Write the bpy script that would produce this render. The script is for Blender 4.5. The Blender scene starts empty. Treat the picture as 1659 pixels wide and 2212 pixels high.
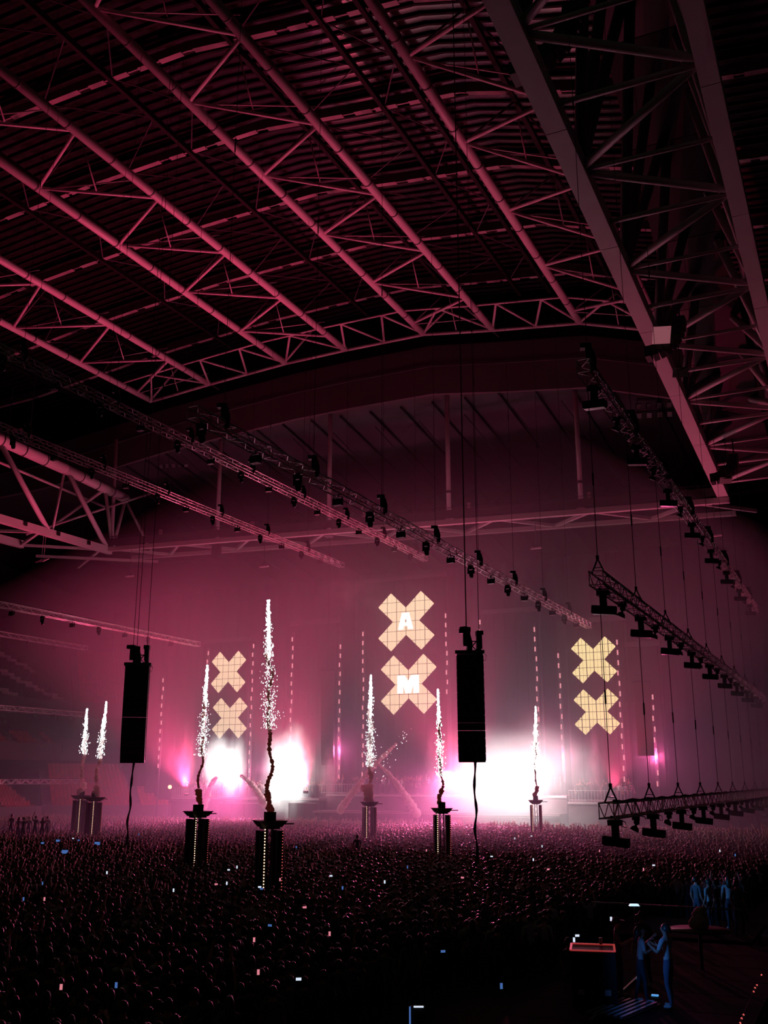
import bpy, bmesh, math, random
import numpy as np
from mathutils import Vector, Matrix, noise

rnd = random.Random(7)
scene = bpy.context.scene
COL = scene.collection

# ------------------------------------------------------------------ camera
H, FPX, PITCH, YAW = 5.8, 2160.0, math.radians(15.0), math.radians(25.4)
cam_d = bpy.data.cameras.new('camera')
cam = bpy.data.objects.new('camera', cam_d)
COL.objects.link(cam)
cam.location = (0, 0, H)
cam.rotation_euler = (math.pi / 2 + PITCH, 0, YAW)
cam_d.sensor_fit = 'VERTICAL'
cam_d.sensor_height = 36.0
cam_d.lens = FPX / 2212.0 * 36.0
cam_d.clip_end = 500
cam_d.clip_start = 0.1
scene.camera = cam

# ------------------------------------------------------------------ view, world
vs = scene.view_settings
vs.view_transform = 'Standard'
vs.look = 'None'
vs.exposure = 0.0
vs.gamma = 1.0
vs.use_curve_mapping = False
cy = scene.cycles
cy.use_denoising = True
cy.max_bounces = 3
cy.use_light_tree = False
cy.caustics_reflective = False
cy.caustics_refractive = False
cy.use_adaptive_sampling = True
cy.adaptive_threshold = 0.04
cy.adaptive_min_samples = 16
cy.diffuse_bounces = 2
cy.glossy_bounces = 2
cy.transparent_max_bounces = 8
cy.volume_bounces = 0
cy.sample_clamp_indirect = 2.0
cy.sample_clamp_direct = 0.0
cy.volume_step_rate = 3.0
cy.volume_max_steps = 20

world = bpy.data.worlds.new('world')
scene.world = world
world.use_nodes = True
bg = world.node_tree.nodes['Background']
bg.inputs[0].default_value = (0.12, 1.0, 0.5, 1)  # faint green ambient fill, added to tint the blacks
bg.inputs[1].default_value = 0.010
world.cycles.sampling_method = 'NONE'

# ------------------------------------------------------------------ lights of the show
def lamp(name, kind, loc, color, power, aim=None, size=0.4, angle=120, blend=0.6):
    d = bpy.data.lights.new(name, kind)
    d.energy = power
    d.color = color
    if kind in ('POINT', 'SPOT'):
        d.shadow_soft_size = size
    if kind == 'SPOT':
        d.spot_size = math.radians(angle)
        d.spot_blend = blend
    o = bpy.data.objects.new(name, d)
    COL.objects.link(o)
    o.location = loc
    if aim is not None:
        o.rotation_euler = (Vector(aim) - Vector(loc)).to_track_quat('-Z', 'Y').to_euler()
    return o

PINK = (1.0, 0.05, 0.18)
ROSE = (1.0, 0.12, 0.40)
WASH = [(-73, 100.5), (-57, 100.5), (-38, 100.5), (-23, 100.5)]
for wx, wy in WASH:                                   # uplights standing on the stage front
    lamp('wash_light', 'SPOT', (wx, wy - 0.6, 5.0), PINK, 64000 if wx < -30 else 15000, aim=(wx - 3, 70, 56) if wx < -30 else (-12, 88, 36), size=0.3, angle=80, blend=1.0)
GLOW = [(-77, 103.2, 8), (-64.5, 103.2, 7), (-54.5, 103.2, 9), (-40, 103.2, 8), (-29, 103.2, 8), (-19.5, 103.2, 8)]
for p in GLOW:                                        # back lights between the screens
    lamp('back_light', 'POINT', p, ROSE, 2300, size=0.6)
FLASH = [(-31.5, 98.6, 5.6, 1.6), (-70.5, 100.6, 7.2, 0.45), (-60.2, 99.6, 6.2, 0.6)]
for x, y, z, k in FLASH:                              # the burning pyrotechnics themselves
    lamp('flash_light', 'POINT', (x, y, z), (1.0, 0.46, 0.58), 2200 * k, size=1.2)
for x in (-66, -40):                                  # added fill spots, no fixtures, to brighten the crowd near the stage
    lamp('crowd_fill', 'SPOT', (x, 99.9, 6.5), ROSE, 56000, aim=(x + 4, 88, 0.0), size=0.3, angle=80, blend=1.0)
lamp('desk_light', 'SPOT', (-6.3, 23.0, 3.0), (0.05, 0.28, 1.0), 70, aim=(-4.4, 24.6, 1.4), size=0.1, angle=75)
lamp('desk_light', 'SPOT', (-8.4, 36.6, 3.2), (0.06, 0.35, 1.0), 150, aim=(-6.6, 39.5, 1.7), size=0.1, angle=70)

# ------------------------------------------------------------------ pixel -> point (camera rays cut with a plane)
_f = Vector((-math.sin(YAW) * math.cos(PITCH), math.cos(YAW) * math.cos(PITCH), math.sin(PITCH)))
_r = Vector((math.cos(YAW), math.sin(YAW), 0))
_u = _r.cross(_f)
_C = Vector((0, 0, H))
def ray(x, y): return _f * FPX + _r * (x - 829.5) - _u * (y - 1106)
def atY(x, y, Y): d = ray(x, y); return _C + d * (Y / d.y)
def atX(x, y, X): d = ray(x, y); return _C + d * (X / d.x)
def atZ(x, y, Z): d = ray(x, y); return _C + d * ((Z - H) / d.z)
def proj(p):
    d = Vector(p) - _C
    k = d.dot(_f)
    return 829.5 + FPX * d.dot(_r) / k, 1106 - FPX * d.dot(_u) / k, k

# ------------------------------------------------------------------ materials
MATS = {}
def mat(name, color, rough=0.6, metal=0.0, noise_amt=0.0, scale=2.0, emit=None, strength=0.0, rand=0.0, spec=0.5, bump=0.0):
    if name in MATS: return MATS[name]
    m = bpy.data.materials.new(name)
    m.use_nodes = True
    nt = m.node_tree
    b = nt.nodes['Principled BSDF']
    b.inputs['Base Color'].default_value = (*color, 1)
    b.inputs['Roughness'].default_value = rough
    b.inputs['Metallic'].default_value = metal
    b.inputs['Specular IOR Level'].default_value = spec
    if noise_amt or rand or bump:
        tc = nt.nodes.new('ShaderNodeTexCoord')
        nz = nt.nodes.new('ShaderNodeTexNoise')
        nz.inputs['Scale'].default_value = scale
        nz.inputs['Detail'].default_value = 4
        nt.links.new(tc.outputs['Object'], nz.inputs['Vector'])
        hsv = nt.nodes.new('ShaderNodeHueSaturation')
        hsv.inputs['Color'].default_value = (*color, 1)
        mr = nt.nodes.new('ShaderNodeMapRange')
        mr.inputs['To Min'].default_value = 1 - noise_amt
        mr.inputs['To Max'].default_value = 1 + noise_amt
        nt.links.new(nz.outputs['Fac'], mr.inputs['Value'])
        val = mr.outputs[0]
        if rand:
            oi = nt.nodes.new('ShaderNodeObjectInfo')
            m2 = nt.nodes.new('ShaderNodeMapRange')
            m2.inputs['To Min'].default_value = 1 - rand
            m2.inputs['To Max'].default_value = 1 + rand
            nt.links.new(oi.outputs['Random'], m2.inputs['Value'])
            mm = nt.nodes.new('ShaderNodeMath'); mm.operation = 'MULTIPLY'
            nt.links.new(val, mm.inputs[0]); nt.links.new(m2.outputs[0], mm.inputs[1])
            val = mm.outputs[0]
        nt.links.new(val, hsv.inputs['Value'])
        nt.links.new(hsv.outputs[0], b.inputs['Base Color'])
        if bump:
            bp = nt.nodes.new('ShaderNodeBump')
            bp.inputs['Strength'].default_value = bump
            nt.links.new(nz.outputs['Fac'], bp.inputs['Height'])
            nt.links.new(bp.outputs[0], b.inputs['Normal'])
    if emit:
        b.inputs['Emission Color'].default_value = (*emit, 1)
        b.inputs['Emission Strength'].default_value = strength
        m.cycles.emission_sampling = 'NONE'
    MATS[name] = m
    return m

STEEL = mat('painted_steel', (0.62, 0.58, 0.58), 0.45, 0.0, 0.12, 0.6)
DARKSTEEL = mat('dark_steel', (0.09, 0.09, 0.10), 0.5, 0.0, 0.2, 0.8)
ALU = mat('truss_aluminium', (0.78, 0.74, 0.75), 0.35, 0.6, 0.1, 3.0)
BLACK = mat('black_housing', (0.012, 0.014, 0.014), 0.5, 0.0, 0.2, 4.0)
BLACKGLOSS = mat('black_gloss', (0.015, 0.015, 0.016), 0.2)
CABLE = mat('black_cable', (0.01, 0.01, 0.01), 0.6)
SHEET = mat('roof_sheet', (0.16, 0.145, 0.15), 0.17, 0.9, 0.15, 0.3)
RIB = mat('roof_rib', (0.008, 0.008, 0.009), 0.7, 0.0, 0.15, 0.5, spec=0.2)
BEAM = mat('roof_cross_beam', (0.34, 0.30, 0.30), 0.5, 0.0, 0.15, 0.6)
CONC = mat('concrete', (0.16, 0.15, 0.16), 0.85, 0.0, 0.25, 0.4)
FLOOR = mat('covered_pitch', (0.05, 0.05, 0.05), 0.8, 0.0, 0.3, 0.5)
WALL = mat('dark_wall', (0.17, 0.15, 0.165), 0.85, 0.0, 0.3, 0.15)
SEATRED = mat('seat_red', (0.45, 0.05, 0.06), 0.45, 0.0, 0.1, 2.0, rand=0.25)
SEATWHITE = mat('seat_white', (0.9, 0.88, 0.88), 0.45, 0.0, 0.1, 2.0, rand=0.2)
SEATDARK = mat('seat_dark', (0.12, 0.05, 0.06), 0.5, 0.0, 0.1, 2.0, rand=0.2)
LEDWALL = mat('led_wall_off', (0.015, 0.014, 0.016), 0.45, 0.0, 0.2, 0.7)
DECK = mat('stage_deck', (0.10, 0.09, 0.095), 0.6, 0.0, 0.2, 1.0)
DECKEDGE = mat('stage_edge', (0.6, 0.56, 0.56), 0.4, 0.2)
CREAM = mat('led_cream', (0.02, 0.02, 0.02), 0.5, emit=(1.0, 0.85, 0.55), strength=1.2)
CREAM2 = mat('led_yellow', (0.02, 0.02, 0.02), 0.5, emit=(1.0, 0.88, 0.43), strength=1.3)
LETTER = mat('led_letter_white', (0.02, 0.02, 0.02), 0.5, emit=(0.92, 1.0, 1.0), strength=3.0)
DASH = mat('led_dash', (0.1, 0.1, 0.1), 0.5, emit=(1.0, 0.40, 0.46), strength=1.0)
WARMDOT = mat('led_warm_dot', (0.1, 0.1, 0.1), 0.5, emit=(1.0, 0.62, 0.40), strength=2.2)
REDDOT = mat('led_red_dot', (0.1, 0.1, 0.1), 0.5, emit=(1.0, 0.16, 0.14), strength=0.8)
SPARK = mat('spark_white', (0.1, 0.1, 0.1), 0.5, emit=(0.90, 1.0, 0.98), strength=3.0)
PHONEWHITE = mat('phone_screen_white', (0.02, 0.02, 0.02), 0.3, emit=(0.75, 0.85, 1.0), strength=0.9)
PHONEBLUE = mat('phone_screen_blue', (0.02, 0.02, 0.02), 0.3, emit=(0.15, 0.35, 1.0), strength=0.35)
PHONEPINK = mat('phone_screen_pink', (0.02, 0.02, 0.02), 0.3, emit=(1.0, 0.30, 0.38), strength=0.7)
ORANGE = mat('orange_lamp', (0.1, 0.1, 0.1), 0.5, emit=(1.0, 0.42, 0.12), strength=12.0)
LAMPPINK = mat('pink_lamp_lens', (0.1, 0.1, 0.1), 0.5, emit=(1.0, 0.25, 0.4), strength=6.0)
LAMPFACE = mat('flood_glass', (0.6, 0.55, 0.55), 0.3, 0.2)
REFLECT = mat('pale_panel', (0.7, 0.66, 0.66), 0.35, 0.1, 0.15, 1.5)
SMOKEDARK = mat('smoke_dark', (0.30, 0.15, 0.15), 1.0, spec=0.0, emit=(1.0, 0.22, 0.15), strength=0.035, noise_amt=0.4, scale=6, bump=0.5)  # slight emission stands in for spark light on the smoke
SMOKEPINK = mat('smoke_pale', (0.92, 0.78, 0.79), 1.0, spec=0.0, emit=(1.0, 0.30, 0.34), strength=0.05, noise_amt=0.2, scale=6, bump=0.4)  # pink emission stands in for stage light on the smoke

for _m in (SMOKEDARK, SMOKEPINK):
    _nt = _m.node_tree; _b = _nt.nodes['Principled BSDF']
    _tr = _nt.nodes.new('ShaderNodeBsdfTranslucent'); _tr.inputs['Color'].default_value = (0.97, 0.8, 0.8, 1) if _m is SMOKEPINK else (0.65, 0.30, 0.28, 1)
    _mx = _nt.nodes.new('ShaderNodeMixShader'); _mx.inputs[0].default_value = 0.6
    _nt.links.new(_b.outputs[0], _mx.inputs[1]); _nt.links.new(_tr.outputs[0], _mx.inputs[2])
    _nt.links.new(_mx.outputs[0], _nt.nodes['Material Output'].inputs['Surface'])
_b = SHEET.node_tree.nodes['Principled BSDF']           # rolled steel: finely ribbed along the joists, so gloss spreads across them
_b.inputs['Roughness'].default_value = 0.21
_b.inputs['Anisotropic'].default_value = 0.97
_cx = SHEET.node_tree.nodes.new('ShaderNodeCombineXYZ'); _cx.inputs[1].default_value = 1.0
SHEET.node_tree.links.new(_cx.outputs[0], _b.inputs['Tangent'])
# ------------------------------------------------------------------ mesh builder
class MB:
    def __init__(s): s.v = []; s.f = []
    def add(s, vs, fs):
        n = len(s.v); s.v += [tuple(v) for v in vs]; s.f += [tuple(i + n for i in f) for f in fs]
        return s
    def hexa(s, q):       # eight corners: bottom loop, top loop
        return s.add(q, [(3, 2, 1, 0), (4, 5, 6, 7), (0, 1, 5, 4), (1, 2, 6, 5), (2, 3, 7, 6), (3, 0, 4, 7)])
    def box(s, c, d, M=None):
        x, y, z = d[0] / 2, d[1] / 2, d[2] / 2
        q = [Vector(p) for p in ((-x, -y, -z), (x, -y, -z), (x, y, -z), (-x, y, -z), (-x, -y, z), (x, -y, z), (x, y, z), (-x, y, z))]
        if M is not None: q = [M @ p for p in q]
        c = Vector(c)
        return s.hexa([p + c for p in q])
    def bar(s, a, b, w, h=None, up=(0, 0, 1)):
        a, b = Vector(a), Vector(b); h = h or w
        d = (b - a).normalized()
        up = Vector(up)
        if abs(d.dot(up)) > 0.98: up = Vector((1, 0, 0))
        r = d.cross(up).normalized(); u = r.cross(d)
        r *= w / 2; u *= h / 2
        return s.hexa([a - r - u, a + r - u, b + r - u, b - r - u, a - r + u, a + r + u, b + r + u, b - r + u])
    def tube(s, a, b, ra, rb=None, n=8):
        a, b = Vector(a), Vector(b); rb = ra if rb is None else rb
        d = (b - a).normalized()
        up = Vector((0, 0, 1)) if abs(d.z) < 0.95 else Vector((1, 0, 0))
        r = d.cross(up).normalized(); u = r.cross(d)
        vs = []
        for p, R in ((a, ra), (b, rb)):
            for i in range(n):
                t = 2 * math.pi * i / n
                vs.append(p + (r * math.cos(t) + u * math.sin(t)) * R)
        fs = [(i, (i + 1) % n, n + (i + 1) % n, n + i) for i in range(n)]
        fs += [tuple(range(n - 1, -1, -1)), tuple(range(n, 2 * n))]
        return s.add(vs, fs)
    def path(s, pts, r, n=6):
        pts = [Vector(p) for p in pts]
        vs = []; fs = []
        for k, p in enumerate(pts):
            d = (pts[min(k + 1, len(pts) - 1)] - pts[max(k - 1, 0)]).normalized()
            up = Vector((0, 0, 1)) if abs(d.z) < 0.95 else Vector((1, 0, 0))
            a = d.cross(up).normalized(); b = a.cross(d)
            R = r[k] if isinstance(r, (list, tuple)) else r
            for i in range(n):
                t = 2 * math.pi * i / n
                vs.append(p + (a * math.cos(t) + b * math.sin(t)) * R)
            if k:
                o = (k - 1) * n
                fs += [(o + i, o + (i + 1) % n, o + n + (i + 1) % n, o + n + i) for i in range(n)]
        L = (len(pts) - 1) * n
        fs += [tuple(range(n - 1, -1, -1)), tuple(L + i for i in range(n))]
        return s.add(vs, fs)
    def ball(s, c, r, seg=8, ring=5, sc=(1, 1, 1)):
        c = Vector(c); vs = [c + Vector((0, 0, -r * sc[2]))]; fs = []
        for j in range(1, ring):
            t = -math.pi / 2 + math.pi * j / ring
            for i in range(seg):
                a = 2 * math.pi * i / seg
                vs.append(c + Vector((math.cos(a) * math.cos(t) * r * sc[0], math.sin(a) * math.cos(t) * r * sc[1], math.sin(t) * r * sc[2])))
        vs.append(c + Vector((0, 0, r * sc[2])))
        for i in range(seg): fs.append((0, 1 + (i + 1) % seg, 1 + i))
        for j in range(ring - 2):
            o = 1 + j * seg
            for i in range(seg): fs.append((o + i, o + (i + 1) % seg, o + seg + (i + 1) % seg, o + seg + i))
        o = 1 + (ring - 2) * seg; t = len(vs) - 1
        for i in range(seg): fs.append((o + i, o + (i + 1) % seg, t))
        return s.add(vs, fs)
    def prism(s, poly, p0, ex, ez, thick):     # polygon in plane (ex, ez) at p0, extruded by vector thick
        p0, ex, ez, th = Vector(p0), Vector(ex), Vector(ez), Vector(thick)
        n = len(poly)
        a = [p0 + ex * x + ez * z for x, z in poly]
        b = [p + th for p in a]
        return s.add(a + b, [tuple(range(n - 1, -1, -1)), tuple(range(n, 2 * n))] + [(i, (i + 1) % n, n + (i + 1) % n, n + i) for i in range(n)])
    def mesh(s, name, m, smooth=False):
        me = bpy.data.meshes.new(name)
        me.from_pydata(s.v, [], s.f)
        if m is not None: me.materials.append(m)
        if smooth:
            me.polygons.foreach_set('use_smooth', [True] * len(me.polygons))
        me.update()
        return me
    def build(s, name, m, parent=None, smooth=False):
        return obj(name, s.mesh(name, m, smooth), parent)

def obj(name, me, parent=None):
    o = bpy.data.objects.new(name, me)
    COL.objects.link(o)
    if parent is not None:
        o.parent = parent
    return o
def tag(o, label=None, cat=None, group=None, kind=None):
    if label: o['label'] = label
    if cat: o['category'] = cat
    if group: o['group'] = group
    if kind: o['kind'] = kind
    return o
def empty(name, loc=(0, 0, 0), rz=0.0):
    o = bpy.data.objects.new(name, None)
    COL.objects.link(o)
    o.location = loc; o.rotation_euler = (0, 0, rz)
    o.empty_display_size = 0.2
    return o
def copy_tree(src, parent=None):
    c = src.copy(); COL.objects.link(c); c.parent = parent
    for ch in list(src.children):
        copy_tree(ch, c)
    return c
ORD = ['first', 'second', 'third', 'fourth', 'fifth', 'sixth', 'seventh', 'eighth', 'ninth', 'tenth', 'eleventh', 'twelfth',
       'thirteenth', 'fourteenth', 'fifteenth', 'sixteenth', 'seventeenth', 'eighteenth', 'nineteenth', 'twentieth']

# ================================================================== the hall
YE = 100.5                                # where the sliding roof ends
fl = MB().box((-60, 75, -0.1), (230, 220, 0.2)).build('floor', FLOOR)
tag(fl, 'dark covered pitch under the standing crowd', 'floor', kind='structure')
w = MB().box((-60, 176, 32), (240, 1, 66)).build('wall_far', WALL); tag(w, kind='structure')
w = MB().box((-151, 70, 32), (1, 212, 66)).build('wall_left', WALL); tag(w, kind='structure')
w = MB().box((34, 70, 32), (1, 212, 66)).build('wall_right', WALL); tag(w, kind='structure')
w = MB().box((-60, -28, 32), (240, 1, 66)).build('wall_back', WALL); tag(w, kind='structure')

ARX = [-150, -100, -82.5, -73.2, -61.6, -53.1, -42.6, -34.0, -23.9, -15.3, -4.0]
ARZ = [51.0, 53.0, 55.2, 56.0, 56.8, 57.0, 57.0, 55.8, 54.6, 51.9, 48.6]
def arch(x): return float(np.interp(x, ARX, ARZ))
def roofz(x): return arch(x) + 5.4

# --- ceiling: bulged sheets between joists, cross beams, purlins
ceil = empty('ceiling'); tag(ceil, 'dark ribbed sheet roof high over the hall', 'ceiling', kind='structure')
RX = [-150, -120, -100, -91, -82.5, -73.2, -67, -61.6, -53.1, -48, -42.6, -34.0, -29, -23.9, -15.3, -8, 2, 33]
RY0, RSTEP, NR = 36.0, 1.09, 62
sheet = MB(); n = len(RX)
for t in range(6):
    yy = RSTEP * t / 5
    bulge = 0.05 * math.sin(math.pi * t / 5)
    for x in RX: sheet.v.append((x, yy, roofz(x) + 0.30 - bulge))
for t in range(5):
    for i in range(n - 1):
        sheet.f.append((t * n + i, (t + 1) * n + i, (t + 1) * n + i + 1, t * n + i + 1))
sheet_me = sheet.mesh('roof_sheet', SHEET, True)
rib = MB()
for i in range(n - 1):
    a, b = RX[i], RX[i + 1]
    rib.bar((a, 0, roofz(a) + 0.17), (b, 0, roofz(b) + 0.17), 0.22, 0.22)
rib_me = rib.mesh('roof_rib', RIB)
for k in range(NR):
    o = obj('roof_sheet', sheet_me, ceil); o.location.y = RY0 + k * RSTEP
    o = obj('roof_rib', rib_me, ceil); o.location.y = RY0 + k * RSTEP
NODEY = [42.7 + 10.85 * k for k in range(6)]          # 42.7 .. 97
cb = MB()
for i in range(n - 1):
    a, b = RX[i], RX[i + 1]
    za, zb = roofz(a) - 0.75, roofz(b) - 0.75
    cb.bar((a, 0, za), (b, 0, zb), 0.14, 0.95)
    g = 0.7 / (b - a); pa, pb = Vector((a, 0, za - 0.5)), Vector((b, 0, zb - 0.5))
    cb.bar(pa.lerp(pb, g), pa.lerp(pb, 0.45), 0.5, 0.09); cb.bar(pa.lerp(pb, 0.52), pa.lerp(pb, 1 - g * 0.6), 0.5, 0.09)
cb_me = cb.mesh('cross_beam', BEAM)
for y in NODEY:
    o = obj('cross_beam', cb_me, ceil); o.location.y = y
for x in (-95, -88, -80, -69.5, -65.5, -57.4, -50, -46, -38.3, -30.5, -27, -19.6):
    MB().bar((x, RY0, roofz(x) - 1.35), (x, YE, roofz(x) - 1.35), 0.34, 0.55).build('purlin', RIB, ceil)
for k, y in enumerate(NODEY[:-1]):                     # fine wind bracing under the sheets
    for x0, x1 in ((-88, -80), (-69.5, -65.5), (-50, -46), (-30.5, -27), (-57.4, -50), (-38.3, -30.5)):
        MB().tube((x0, y, roofz(x0) - 1.2), (x1, y + 5.4, roofz(x1) - 1.2), 0.06, n=5).build('wind_brace', DARKSTEEL, ceil)
        MB().tube((x1, y + 5.4, roofz(x1) - 1.2), (x0, y + 10.8, roofz(x0) - 1.2), 0.06, n=5).build('wind_brace', DARKSTEEL, ceil)

# --- the tubular roof trusses in pairs of chords
def jointed_tube(a, b, r, nseg, parent, name='chord', m=STEEL):
    mb = MB()
    mb.tube(a, b, r, n=14)
    o = mb.build(name, m, parent, True)
    a, b = Vector(a), Vector(b)
    d = (b - a).normalized() * 0.05
    rme = MB().tube(-d, d, r * 1.12, n=14).mesh('flange_ring', DARKSTEEL)
    for k in range(1, nseg):
        obj('flange_ring', rme, o).location = a.lerp(b, k / nseg)
    return o
PAIRS = [(-82.5, -73.2, 'far left'), (-61.6, -53.1, 'left of centre'), (-42.6, -34.0, 'centre right'), (-23.9, -15.3, 'rightmost')]
PLAB = ['pink lit pair of tubular roof chords nearest the left edge',
        'pink lit tubular roof truss second from the left edge',
        'pink lit tubular roof truss crossing the top centre of the ceiling',
        'pink lit tubular roof truss running beside the box girder on the right']
for (xa, xb, _), lab in zip(PAIRS, PLAB):
    t = empty('roof_truss', ((xa + xb) / 2, 36, arch((xa + xb) / 2)))
    tag(t, lab, 'roof truss', 'tubular roof trusses')
    inv = Matrix.Translation(-t.location)
    def L(x, y, z): return (x - t.location.x, y - t.location.y, z - t.location.z)
    za, zb, xm = arch(xa), arch(xb), (xa + xb) / 2
    zt = roofz(xm) - 1.5
    jointed_tube(L(xa, 36, za), L(xa, YE, za), 0.40, 12, t)
    jointed_tube(L(xb, 36, zb), L(xb, YE, zb), 0.40, 12, t)
    inner_first = xa > -70
    for k in range(7):
        # zigzag in the plane of the two chords
        if inner_first and xa < -50:
            ya, yb = 47.0 + 10.85 * (k - 1), 42.3 + 10.85 * (k - 1)
            yb2 = yb + 10.85
        else:
            yb, ya = 48.7 + 10.85 * (k - 1), 43.3 + 10.85 * (k - 1)
            ya, yb, yb2 = ya, yb - 10.85, yb
        pa, pb, pb2 = (xa, ya, za), (xb, yb, zb), (xb, yb2, zb)
        if ya < YE and yb < YE and yb > 30:
            MB().tube(L(*pb), L(*pa), 0.17, n=8).build('brace', STEEL, t, True)
        if ya < YE and yb2 < YE:
            MB().tube(L(*pa), L(*pb2), 0.15, n=8).build('brace', STEEL, t, True)
        # apex diagonals, thin hangers
        if 30 < ya < YE - 1:
            ym = ya + 0.2
            MB().tube(L(xa, ya, za), L(xm, ym, zt), 0.09, n=6).build('web_strut', DARKSTEEL, t, True)
            MB().tube(L(xm, ym, zt), L((xa + xb) / 2, ya + 2.7, (za + zb) / 2), 0.065, n=6).build('hanger', STEEL, t, True)
            MB().tube(L(xb, yb2, zb), L(xm, ym, zt), 0.08, n=6).build('web_strut', DARKSTEEL, t, True)
            MB().tube(L(xa, ya + 0.3, za), L(xb, min(ya + 5.0, YE), zb + 1.4), 0.06, n=6).build('tie_rod', STEEL, t, True)
    # end web at the roof edge
    MB().tube(L(xa, YE, za), L(xm, YE, zt), 0.16, n=8).build('end_brace', STEEL, t, True)
    MB().tube(L(xb, YE, zb), L(xm, YE, zt), 0.16, n=8).build('end_brace', STEEL, t, True)

# --- edge truss that closes the sliding roof
et = empty('edge_truss', (-48, YE, 50)); tag(et, 'curved edge truss closing the far end of the tubular roof', 'roof truss')
xs = [-82.5, -73.2, -67.4, -61.6, -53.1, -47.8, -42.6, -34.0, -28.9, -23.9, -15.3, -8]
for a, b in zip(xs[:-1], xs[1:]):
    for dy, dz, r in ((0.2, -0.1, 0.20), (-6.0, 0.2, 0.13)):
        MB().tube((a + 48, dy, arch(a) - 50 + dz), (b + 48, dy, arch(b) - 50 + dz), r, n=8).build('chord', STEEL, et, True)
    m = (a + b) / 2
    MB().tube((a + 48, 0.2, arch(a) - 50), (m + 48, -6.0, arch(m) - 50 + 0.2), 0.14, n=8).build('brace', STEEL, et, True)
    MB().tube((m + 48, -6.0, arch(m) - 50 + 0.2), (b + 48, 0.2, arch(b) - 50), 0.14, n=8).build('brace', STEEL, et, True)

# --- fascia band and fixed far roof behind it
xs = [-150, -120, -103, -92] + xs + [2, 33]
fa = empty('far_roof', (-48, YE + 2.5, 48)); tag(fa, 'dark fixed end roof with faint rafters beyond the sliding roof', 'roof', kind='structure')
for a, b in zip(xs[:-1], xs[1:]):
    za, zb = arch(a) - 48 - 0.6, arch(b) - 48 - 0.6
    MB().hexa([(a + 48, 0.1, za), (b + 48, 0.1, zb), (b + 48, 0.4, zb), (a + 48, 0.4, za), (a + 48, 0.1, za + 7.5), (b + 48, 0.1, zb + 7.5), (b + 48, 0.4, zb + 7.5), (a + 48, 0.4, za + 7.5)]).build('gable_panel', RIB, fa)
    MB().hexa([(a + 48, 0, za - 6.2), (b + 48, 0, zb - 6.2), (b + 48, 0.5, zb - 6.2), (a + 48, 0.5, za - 6.2), (a + 48, 0, za), (b + 48, 0, zb), (b + 48, 0.5, zb), (a + 48, 0.5, za)]).build('fascia_panel', WALL, fa)
    MB().bar((a + 48, -0.1, za - 2.6), (b + 48, -0.1, zb - 2.6), 0.25, 0.3).build('fascia_rail', DARKSTEEL, fa)
MB().hexa([(-102, 0.6, 4.2), (81, 0.6, 1.2), (81, 72, -6), (-102, 72, -6), (-102, 0.6, 4.8), (81, 0.6, 1.8), (81, 72, -5.4), (-102, 72, -5.4)]).build('roof_slab', WALL, fa)
for k in range(24):
    x = -50 + k * 4.2
    z0 = 4.0 - (x + 80) * 0.0214 - 0.3
    MB().bar((x, 2, z0), (x * 1.05, 60, -5.4), 0.14, 0.3).build('rafter', DARKSTEEL, fa)
for k in range(16):
    x = -46 + k * 6
    MB().tube((x, 4, 2.4 - (x + 80) * 0.0214), (x + 3, 22, -6.0), 0.07, n=5).build('tie', DARKSTEEL, fa)
    MB().tube((x + 3, 22, -6.0), (x + 5, 30, 0.0), 0.07, n=5).build('tie', DARKSTEEL, fa)
MB().bar((-60, 26, -8.2), (60, 26, -7.0), 0.3, 0.4).build('rafter', DARKSTEEL, fa)

# --- columns between the end girder and the fixed roof
for i, (px, y0, y1, lab) in enumerate(((468, 1172, 905, 'slim pink lit column left, over the end girder'), (710, 1160, 850, 'faint slim column left of centre behind the crossing lighting truss'),
                                       (970, 1120, 800, 'slim column standing on the end girder, centre right'), (1256, 1102, 785, 'tall slim pink column right, beside the steep lighting truss'))):
    a = atY(px, y0, 104.0); b = atY(px, y1, 104.0)
    c = empty('column', (a.x, a.y, a.z)); tag(c, lab, 'column', 'columns on the end girder')
    MB().tube((0, 0, 0), (0, 0, b.z - a.z), 0.27, n=12).build('shaft', STEEL, c, True)
    MB().tube((0, 0, 3.0), (0, 0, 3.3), 0.33, n=12).build('collar', DARKSTEEL, c, True)
    MB().box((0, 0, 0.1), (0.9, 0.9, 0.2)).build('base_plate', STEEL, c)

# --- the horizontal end girder across the hall
eg = empty('end_girder', (-48, 101, 33)); tag(eg, 'long pink zigzag girder crossing the hall above the stage', 'girder')
def ez(x): return 33.9 + (x + 48) * -0.034          # falls a little to the right
for dy, dz, hh in ((0.0, 0.0, 0.55), (5.2, -0.1, 0.45)):
    MB().bar((-40.5, dy, ez(-88.5) - 33 + dz), (38.0, dy, ez(-10) - 33 + dz), 0.6, hh).build('chord', STEEL, eg)
MB().bar((-40.5, -0.1, ez(-88.5) - 33 + 0.95), (38.0, -0.1, ez(-10) - 33 + 0.95), 0.12, 0.9).build('walkway_screen', DARKSTEEL, eg)
k = 0; x = -87.5
while x < -13:
    nx = x + 5.3
    ya, yb = (0.0, 5.2) if k % 2 == 0 else (5.2, 0.0)
    MB().bar((x + 48, ya, ez(x) - 33), (nx + 48, yb, ez(nx) - 33), 0.34, 0.34).build('brace', STEEL, eg)
    MB().bar((x + 48.4, -0.1, ez(x) - 32.6), (x + 48.4, -0.1, ez(x) - 31.2), 0.09).build('rail_post', DARKSTEEL, eg)
    x = nx; k += 1
MB().bar((-40.5, -0.1, ez(-88.5) - 31.3), (38.0, -0.1, ez(-10) - 31.3), 0.06).build('hand_rail', DARKSTEEL, eg)
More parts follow.
